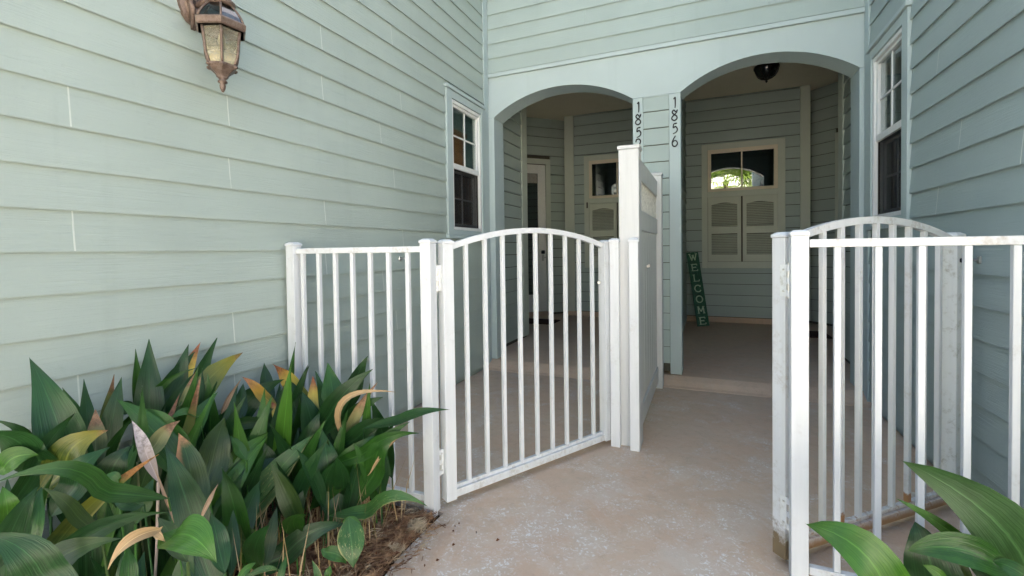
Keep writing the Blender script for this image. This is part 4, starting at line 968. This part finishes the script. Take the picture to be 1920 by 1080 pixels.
LEAVES = [
(-1.893,0.791,0.515,-2.041,0.762,0.87,0.153,'dark',0.1,-10),
(-1.991,0.887,0.572,-2.054,0.907,0.76,0.059,'dark',0.05,30),
(-2.028,0.874,0.63,-2.084,0.859,0.74,0.044,'mid',0.05,30),
(-2.014,0.946,0.546,-2.047,0.995,0.755,0.066,'tipbrown',0.05,30),
(-1.986,0.944,0.531,-2.016,1.004,0.748,0.086,'dark',0.05,-20),
(-2.031,1.008,0.625,-1.996,1.037,0.62,0.058,'dark',0.1,10),
(-2.101,1.1,0.609,-2.108,1.099,0.826,0.055,'mid',0.04,30),
(-2.052,1.11,0.545,-2.111,1.15,0.855,0.118,'dark',0.04,0),
(-1.864,0.848,0.569,-1.894,0.865,0.684,0.078,'deadtip',0.05,0),
(-1.862,0.691,0.544,-1.855,0.797,0.702,0.081,'dark',0.12,35),
(-1.824,0.755,0.543,-1.766,0.837,0.642,0.13,'olive',0.3,-20),
(-1.715,0.734,0.522,-1.677,0.8,0.617,0.104,'dark',0.25,-30),
(-1.848,0.874,0.533,-1.826,0.937,0.635,0.042,'mid',0.1,20),
(-1.68,0.964,0.522,-1.865,0.912,0.707,0.099,'mid',0.12,20),
(-1.733,0.966,0.561,-1.801,0.961,0.669,0.033,'light',0.1,40),
(-2.018,0.731,0.565,-2.008,0.66,0.706,0.048,'dark',0.25,20),
(-1.858,0.682,0.611,-1.881,0.591,0.708,0.104,'dark',0.2,-30),
(-1.863,0.631,0.592,-1.814,0.69,0.615,0.072,'light',0.3,-10),
(-1.697,0.808,0.516,-1.68,0.86,0.597,0.1,'dark',0.2,-10),
(-2.116,1.238,0.565,-2.118,1.311,0.804,0.097,'dark',0.05,20),
(-2.114,1.194,0.602,-2.119,1.338,0.764,0.09,'dark',0.06,20),
(-2.117,1.262,0.617,-2.12,1.364,0.803,0.092,'yellowtip',0.03,-25),
(-2.12,1.334,0.597,-2.123,1.443,0.807,0.083,'dark',0.05,25),
(-2.118,1.283,0.507,-2.085,1.542,0.718,0.16,'olive',0.12,-15),
(-2.089,1.128,0.591,-1.998,1.265,0.718,0.046,'mid',0.18,25),
(-2.033,1.156,0.532,-2.013,1.269,0.698,0.069,'dark',0.06,15),
(-1.983,1.191,0.584,-1.989,1.259,0.708,0.035,'deadtip',0.05,10),
(-1.975,1.359,0.506,-1.971,1.448,0.625,0.056,'dead',0.1,20),
(-1.975,1.437,0.494,-2.004,1.481,0.593,0.071,'dark',0.05,20),
(-1.927,1.521,0.531,-1.993,1.464,0.631,0.078,'orangetip',0.08,-20),
(-2.072,1.659,0.495,-2.131,1.694,0.631,0.079,'dark',0.05,15),
(-1.917,1.717,0.481,-2.065,1.69,0.63,0.142,'yellowtip',0.08,-25),
(-2.051,1.435,0.4,-1.96,1.673,0.566,0.154,'dark',0.15,15),
(-1.858,1.551,0.418,-1.904,1.545,0.5,0.072,'yellowtip',0.1,0),
(-1.894,1.441,0.407,-1.869,1.531,0.476,0.07,'mid',0.1,20),
(-1.849,1.122,0.477,-1.841,1.249,0.639,0.099,'mid',0.1,-25),
(-1.7,1.122,0.422,-1.735,1.204,0.565,0.132,'olived',0.1,15),
(-1.77,1.111,0.593,-1.789,1.031,0.607,0.041,'mid',0.3,40),
(-1.911,1.087,0.572,-1.855,1.165,0.607,0.038,'mid',0.2,40),
(-1.881,1.31,0.463,-1.768,1.453,0.427,0.06,'dark',0.15,20),
(-1.689,1.224,0.433,-1.727,1.213,0.487,0.049,'mid',0.1,20),
(-1.726,1.174,0.33,-1.689,1.354,0.453,0.105,'light',0.08,10),
(-1.811,1.309,0.251,-1.784,1.525,0.431,0.103,'dark',0.06,-20),
(-1.69,0.933,0.571,-1.675,1,0.628,0.07,'deadtip',0.15,0),
(-1.574,0.973,0.443,-1.652,0.981,0.595,0.102,'burnt',0.15,20),
(-1.644,0.879,0.564,-1.726,0.883,0.662,0.049,'deadwhite',0.1,0),
(-1.704,0.994,0.583,-1.801,0.959,0.669,0.067,'mid',0.12,-20),
(-1.711,0.65,0.337,-1.543,0.859,0.592,0.071,'longtip',0.1,20),
(-1.504,0.607,0.431,-1.32,0.755,0.516,0.067,'dark',0.18,10),
(-1.479,0.685,0.572,-1.542,0.508,0.671,0.058,'mid',0.28,15),
(-1.581,0.674,0.49,-1.625,0.623,0.588,0.045,'olived',0.1,15),
(-1.637,0.586,0.455,-1.674,0.641,0.573,0.089,'mid',0.1,-20),
(-1.639,0.559,0.474,-1.641,0.621,0.589,0.08,'dark',0.1,20),
(-1.702,0.582,0.521,-1.723,0.582,0.592,0.058,'light',0.2,10),
(-1.334,0.506,0.505,-1.414,0.448,0.611,0.091,'dark',0.2,0),
(-1.423,0.537,0.448,-1.288,0.629,0.526,0.09,'olived',0.2,-25),
(-1.455,0.907,0.326,-1.61,0.915,0.587,0.122,'dark',0.08,-10),
(-1.331,0.772,0.42,-1.398,0.77,0.477,0.053,'olived',0.08,10),
(-1.168,0.643,0.566,-1.19,0.556,0.524,0.057,'straw',0.3,0),
(-1.208,0.662,0.54,-1.152,0.654,0.519,0.045,'straw',0.3,30),
(-1.421,0.819,0.445,-1.538,0.838,0.574,0.015,'dead',0.05,0),
(-1.162,0.666,0.533,-1.022,0.68,0.502,0.098,'light',0.3,-20),
(-1.232,0.614,0.455,-1.263,0.631,0.517,0.042,'mid',0.1,10),
(-1.512,0.797,0.475,-1.518,0.829,0.535,0.049,'mid',0.15,0),
(-1.479,0.767,0.498,-1.544,0.732,0.517,0.065,'dark',0.2,0),
(-1.586,0.766,0.537,-1.618,0.751,0.557,0.049,'mid',0.2,0),
(-1.39,0.883,0.414,-1.426,0.96,0.474,0.024,'dead',0.1,0),
(-1.688,1.075,0.202,-1.676,1.342,0.444,0.109,'light',0.05,15),
(-1.728,1.236,0.128,-1.73,1.472,0.393,0.096,'dark',0.05,-20),
(-1.696,1.301,0.199,-1.592,1.506,0.406,0.13,'mottled',0.06,15),
(-1.679,1.331,0.209,-1.571,1.5,0.376,0.051,'mottled',0.06,-40),
(-1.528,1.527,0.165,-1.618,1.57,0.403,0.131,'mid',0.12,10),
(-1.696,1.711,0.324,-1.844,1.758,0.597,0.107,'dark',0.05,25),
(-1.712,1.754,0.413,-1.807,1.804,0.632,0.145,'mid',0.05,0),
(-1.803,1.706,0.429,-1.847,1.744,0.576,0.084,'yellowtip',0.05,0),
(-1.628,1.781,0.51,-1.56,1.824,0.683,0.106,'dark',0.06,20),
(-1.665,1.659,0.41,-1.48,1.768,0.639,0.125,'dark',0.1,-10),
(-1.551,1.629,0.353,-1.322,1.728,0.553,0.066,'straw',0.45,10),
(-1.549,1.699,0.429,-1.417,1.756,0.511,0.079,'dark',0.1,20),
(-1.904,1.681,0.425,-1.99,1.706,0.566,0.12,'dark',0.08,-20),
(-1.755,1.657,0.324,-1.858,1.686,0.512,0.14,'dark',0.08,20),
(-1.693,1.542,0.289,-1.667,1.611,0.454,0.131,'dark',0.08,20),
(-1.498,1.547,0.212,-1.374,1.646,0.378,0.116,'mid',0.12,0),
(-1.376,1.584,0.322,-1.145,1.663,0.412,0.072,'mid',0.15,10),
(-1.35,1.613,0.23,-1.218,1.689,0.443,0.116,'mid',0.25,-15),
(-1.263,1.672,0.448,-1.026,1.709,0.515,0.057,'dark',0.08,-30),
(-1.494,1.659,0.339,-1.354,1.723,0.429,0.121,'dark',0.1,10),
(-1.352,1.584,0.242,-1.215,1.657,0.412,0.031,'straw',0.08,0),
(-1.549,1.665,0.351,-1.44,1.749,0.584,0.078,'deadtip',0.08,20),
(-1.289,1.504,0.121,-1.053,1.572,0.157,0.071,'mottled',0.3,-20),
(-1.461,1.23,0.069,-1.313,1.399,0.124,0.098,'dark',0.2,0),
(-1.27,1.36,0.15,-1.211,1.313,0.03,0.111,'mottled',0.1,0),
(-1.346,1.425,0.075,-1.304,1.464,0.095,0.087,'light',0.2,0),
(-1.312,1.279,0.086,-1.247,1.317,0.033,0.055,'mid',0.2,0),
(-1.545,1.357,0.156,-1.527,1.41,0.233,0.06,'dark',0.1,20),
(-1.372,0.919,0.31,-1.43,0.936,0.395,0.07,'dark',0.1,10),
(-1.424,0.998,0.249,-1.471,1.039,0.34,0.053,'dark',0.1,20),
(-1.481,1.18,0.135,-1.514,1.244,0.233,0.055,'olived',0.1,20),
(-1.318,1.087,0.113,-1.333,1.134,0.17,0.027,'mid',0.1,0),
(-1.265,1.2,0.051,-1.297,1.202,0.108,0.028,'mottled',0.1,0),
(-1.264,1.236,0.027,-1.264,1.255,0.063,0.029,'light',0.1,0),
(-1.309,0.94,0.222,-1.301,0.988,0.235,0.025,'light',0.1,0),
(-1.321,0.984,0.194,-1.274,1.051,0.175,0.021,'mottled',0.2,0),
(0.806,1.678,0.298,0.517,1.649,0.577,0.166,'glossr',0.14,0),
(0.702,1.689,0.312,0.513,1.677,0.451,0.041,'light',0.08,10),
(0.659,1.83,0.14,0.622,1.872,0.298,0.148,'dark',0.08,0),
(0.691,1.577,0.364,0.499,1.55,0.369,0.079,'mid',0.18,0),
(0.606,1.626,0.268,0.559,1.628,0.296,0.027,'light',0.1,0),
(0.422,1.44,0.318,0.255,1.502,0.416,0.125,'light',0.28,15),
(0.78,1.828,0.211,0.701,1.851,0.304,0.073,'dark',0.1,0),
(0.725,1.857,0.14,0.695,1.88,0.256,0.076,'olived',0.1,0),
(0.733,1.54,0.366,0.685,1.575,0.371,0.036,'mid',0.15,0),
]
CL = [
 ((-1.80, .70), 'clump of broad dark leaves against the siding at the left edge'),
 ((-1.62, 1.05), 'cast iron plant clump with bleached and burnt leaf tips, under the lantern'),
 ((-1.95, 1.30), 'tall cast iron plant clump against the left wall, one olive leaf leaning right'),
 ((-1.62, 1.50), 'cast iron plant clump with scarred leaves leaning right, in the middle of the bed'),
 ((-1.75, 1.80), 'clump of upright dark leaves against the white railing, a straw leaf drooping from it'),
 ((-1.33, 1.55), 'low sparse clump of scarred leaves on the pine straw beside the walk'),
 ((.75, 1.15), 'cast iron plant with one very broad leaf in the bottom right corner'),
]
GRP = 'cast iron plants along the walls'
clumps = [thing('cast_iron_plant', lab, 'plant', (x, y, G - .02), GRP) for (x, y), lab in CL]
def owner(x, y, z):
    best, bd = None, 9
    for c, ((cx, cy), _) in zip(clumps, CL):
        dd = (x - cx) ** 2 + (y - cy) ** 2 + (0 if not (c is clumps[5] and z > .32) else 1)
        if dd < bd: best, bd = c, dd
    return best
for (bx, by, bz, tx, ty, tz, w_, typ, bow, roll) in LEAVES:
    thin = typ in ('straw', 'dead')
    k = {'straw': .46, 'dead': .55, 'deadwhite': .75, 'deadtip': .75, 'yellowtip': .75, 'orangetip': .7}.get(typ, .88 if bx < 0 else 1.0)
    V, Fc, UV = leaf_mesh((bx, by, bz), (tx, ty, tz), w_ * k, bow, roll, petiole=tz > bz - .02 and not thin, ext=(.75 if tz > bz + .03 else .2) if not thin else .1,
                          fold=.55 if thin else (.35 if typ in ('deadwhite', 'deadtip') else random.uniform(.10, .26)), twist=random.choice((-1.6, 1.4)) if thin else random.uniform(-.45, .45) * (.4 if bx > 0 else 1), blunt=.62 if bx > 0 else .9)
    leaf('leaf', owner(bx, by, bz), typ, V, Fc, UV)
# younger leaves filling the hearts of the clumps, below the tall ones
random.seed(21)
fill = []
while len(fill) < 120:
    x = random.uniform(-2.12, -1.36); y = random.uniform(.42, 1.84)
    lim = -1.42 - .25 * max(0, .95 - y)
    if x > lim + (.06 if y > 1.5 else 0): continue
    fill.append((x, y))
for x, y in fill:
    dx = random.uniform(-.12, .16); dy = random.uniform(-.14, .16)
    dist = math.hypot(x, y)
    h = random.uniform(.20, .46) * (1.0 if x < -1.6 else .75)
    if y < .75: h = min(h, .40)
    bz = random.uniform(.02, .16); tx = max(-2.16, min(-1.30, x + dx)); ty = min(1.85, y + dy)
    V, Fc, UV = leaf_mesh((x, y, bz), (tx, ty, bz + h), random.uniform(.06, .095), random.uniform(.04, .16), random.uniform(-50, 50), True, root=(x + random.uniform(-.02, .02), y + random.uniform(-.02, .02), G - .04), ext=.15)
    leaf('leaf', owner(x, y, bz), random.choice(['dark', 'dark', 'dark', 'mid', 'olived']), V, Fc, UV)

# taller slim blades between the big ones, nearest the wall
for i in range(32):
    y = random.uniform(.62, 1.80); x = random.uniform(-2.10, -1.72 if y < 1.5 else -1.5)
    dx = random.uniform(-.05, .20); dy = random.uniform(-.10, .20); h = random.uniform(.44, .62) - (.10 if y < .85 else 0) - (.10 if x > -1.7 else 0)
    bz = random.uniform(.08, .2); tx = max(-2.16, min(-1.40, x + dx)); ty = min(1.84, y + dy)
    V, Fc, UV = leaf_mesh((x, y, bz), (tx, ty, bz + h), random.uniform(.062, .09), random.uniform(.02, .10), random.uniform(-40, 40), True, root=(x, y, G - .04), ext=.2, twist=random.uniform(-.5, .5))
    leaf('leaf', owner(x, y, bz), random.choice(['dark', 'mid', 'mid', 'light', 'tipbrown', 'dark']), V, Fc, UV)

def edge_x(y): return -1.185 if y > 1.45 else -1.172 + (1.43 - y) * .17
def sticks(name, n, region, z0, lr, wr, up_, m, curve=.0):
    b = MB()
    for _ in range(n):
        x, y = region(); a = random.uniform(0, 2 * math.pi); L = random.uniform(*lr); el = random.uniform(*up_)
        d = Vector((math.cos(a) * math.cos(el), math.sin(a) * math.cos(el), math.sin(el))); w_ = random.uniform(*wr)
        p0 = Vector((x, y, z0 + random.uniform(0, .035))); pm = p0 + d * L * .5 + Vector((random.uniform(-1, 1), random.uniform(-1, 1), random.uniform(-.4, 1))) * L * curve; p1 = p0 + d * L
        if x < 0 and max(p1.x - edge_x(p1.y), pm.x - edge_x(pm.y), x - edge_x(y)) > .004: continue
        if p1.y > 1.875 and x < 0: continue
        s_ = Vector((-math.sin(a), math.cos(a), 0)) * w_ / 2; t_ = Vector((0, 0, w_ * .5))
        b.add([p0 - s_, p0 + s_, pm + s_, pm - s_, p1, pm + t_, p0 + t_], [(0, 1, 2, 3), (3, 2, 4), (0, 3, 5, 6), (1, 6, 5, 2), (3, 4, 5), (2, 5, 4)])
    return struct(b.build(name, m, recalc=False), 'stuff')
def reg_left():
    while True:
        x = random.uniform(-2.15, -1.15); y = random.uniform(.3, 1.88)
        if x < -1.28 + .02 * math.sin(y * 9): return x, y
def reg_open():
    y = random.uniform(.9, 1.84); x = edge_x(y) - .006 - abs(random.uniform(0, .55)) ** 1.1; return x, y
def reg_edge():
    y = random.uniform(.9, 1.86); return edge_x(y) - .004 - abs(random.gauss(0, .06)), y
def reg_right(): return random.uniform(.44, 1.9), random.uniform(.2, 1.95)
sticks('pine_straw', 5200, reg_left, -.10, (.05, .16), (.0015, .0035), (-.05, .25), M['straw'], .10)
sticks('pine_straw', 5500, reg_open, -.095, (.05, .17), (.0025, .0055), (-.08, .35), M['straw'], .12)
sticks('pine_straw', 2600, reg_edge, -.084, (.02, .07), (.002, .0045), (-.05, .30), M['straw'], .12)
sticks('pine_straw', 2500, reg_right, -.10, (.05, .16), (.0015, .0035), (-.05, .25), M['straw'], .10)
def reg_st():
    x = random.uniform(-1.85, -1.32); y = random.uniform(1.0, 1.82); return x, y
sticks('dry_stalk', 150, reg_st, -.09, (.16, .42), (.004, .007), (1.05, 1.5), M['stalk'], .05)
b = MB()
for _ in range(282):
    x, y = reg_open() if random.random() < .7 else reg_left()
    if _ > 264: x, y = (edge_x(1.5) + abs(random.gauss(0, .16)), random.uniform(1.2, 1.85)) if _ < 282 else (random.uniform(-.6, .2), random.uniform(1.6, 4.2))
    a = random.uniform(0, 6.28); s_ = random.uniform(.012, .03); c = Vector((x, y, -.075 + random.uniform(0, .025))) if _ <= 264 else Vector((x, y, G + .005)); s_ *= .8 if _ <= 264 else .3
    u_ = Vector((math.cos(a), math.sin(a), random.uniform(-.3, .3))); v_ = Vector((-math.sin(a), math.cos(a), random.uniform(-.3, .3)))
    b.add([c - u_ * s_, c - v_ * s_ * .5 + Vector((0, 0, .006)), c + u_ * s_, c + v_ * s_ * .5 + Vector((0, 0, .006)), c + Vector((0, 0, -.004))], [(0, 1, 4), (1, 2, 4), (2, 3, 4), (3, 0, 4)])
struct(b.build('leaf_litter', M['litter'], recalc=False), 'stuff')

def scatter(n):
    b = MB()
    for _ in range(n):
        y = random.uniform(.95, 1.86); x = edge_x(y) + abs(random.gauss(0, .05)); a = random.uniform(0, 6.28); L = random.uniform(.015, .06); w_ = random.uniform(.0006, .0013)
        d = Vector((math.cos(a), math.sin(a), 0)) * L; s_ = Vector((-math.sin(a), math.cos(a), 0)) * w_; p = Vector((x, y, G + .002)); q = Vector((0, 0, .003))
        if (p + d).x > -.7 or (p + d).y > 1.88: continue
        b.add([p - s_, p + s_, p + d + s_, p + d - s_, p + q, p + d + q], [(0, 1, 4), (1, 2, 5, 4), (2, 3, 5), (3, 0, 4, 5)])
    return struct(b.build('pine_straw', M['straw'], recalc=False), 'stuff')
scatter(130)

# ================================================================ WHAT THE PORCH WINDOW MIRRORS: palms across the lawn
def palm(x, y, h, label, seed, rad):
    rnd = random.Random(seed); root = thing('fan_palm', label, 'palm', (x, y, -.15), 'palms mirrored in the porch window')
    b = MB(); b.tube([(x, y, -.3), (x + .03, y, h * .4), (x, y + .04, h * .8), (x, y, h)], [.17, .14, .12, .13], 12); b.build('trunk', M['bark'], root)
    for i in range(26):
        a = 2 * math.pi * i / 26 * 2.4; el = rnd.uniform(-.5, 1.1); Ls = rnd.uniform(.5, .9)
        d = Vector((math.cos(a) * math.cos(el), math.sin(a) * math.cos(el), math.sin(el))); hub = Vector((x, y, h)) + d * Ls
        sd = d.cross(Vector((0, 0, 1))).normalized(); upn = sd.cross(d)
        V = []; Fc = []; UV = []
        for k in range(22):
            t = -1.9 + 3.8 * k / 21; dd = d * math.cos(t) + sd * math.sin(t); Lf = rad * (1 - .12 * abs(t)); wd = .028
            e_ = dd.cross(upn).normalized(); n0 = len(V)
            for s_, w_ in ((.0, .006), (.35, wd), (.75, wd * .7), (1.0, .002)):
                c = hub + dd * Lf * s_ - Vector((0, 0, .30 * s_ ** 3))
                V += [c - e_ * w_, c + e_ * w_]; UV += [(.2, s_), (.8, s_)]
            Fc += [(n0 + 2 * q, n0 + 2 * q + 1, n0 + 2 * q + 3, n0 + 2 * q + 2) for q in range(3)]
        n0 = len(V); V += [Vector((x, y, h)) - sd * .015, Vector((x, y, h)) + sd * .015, hub + sd * .012, hub - sd * .012]; UV += [(.5, .1)] * 4; Fc.append((n0, n0 + 1, n0 + 2, n0 + 3))
        leaf('frond', root, 'frond', V, Fc, UV)
LM['frond'] = M['frond']
palm(.75, -5.2, 3.6, 'fan palm on the lawn, mirrored in the right porch window', 3, 1.25)
palm(2.7, -7.0, 3.3, 'second fan palm farther across the lawn, paler fronds', 5, 1.2)
palm(-1.2, -9.5, 4.4, 'tall fan palm at the far side of the lawn', 9, 1.3)

nh = thing('sun_bounce_house', 'cream rendered house added to bounce sun into the porches, across the driveway, mirrored in the porch window', 'house', (9, -14, -.1))  # added out of view, its pale walls throw sunlight into the porches
MB().wb(-4, 22, -20, -12.5, -.2, 6.8).build('wall', M['render'], nh)
b = MB(); b.prism(Frame((0, 0, 0), (1, 0, 0), (0, 1, 0)), [(-20.6, 6.8), (-12.1, 6.8), (-12.1, 6.95), (-17, 8.8), (-20.6, 6.95)], -4.4, 22.6); b.build('roof', M['roofing'], nh)
for x0 in (4.5, 8, 15, 18.5):
    for z0 in (.8, 3.4):
        b = MB(); b.wb(x0, x0 + 1.2, -12.5, -12.43, z0, z0 + 1.4); w = b.build('window', M['vinyl'], nh, .01)
        MB().wb(x0 + .08, x0 + 1.12, -12.429, -12.42, z0 + .08, z0 + 1.32).build('pane', M['dark_in'], w)
b = MB(); b.wb(11.2, 12.3, -12.5, -12.44, -.1, 2.1); b.build('door', M['brown_in'], nh, .01)
gw = thing('sun_bounce_wall', 'cream rendered wall added to bounce warm sun, along the right side of the driveway', 'wall', (11, -4, -.1))  # unseen wall added so warm sun bounces back onto the left siding
MB().wb(10.5, 10.9, -12, 0, -.2, 3.4).build('wall', M['render'], gw)
b = MB(); b.wb(10.45, 10.95, -12.05, .05, 3.401, 3.48); b.build('coping', M['render'], gw, .01)
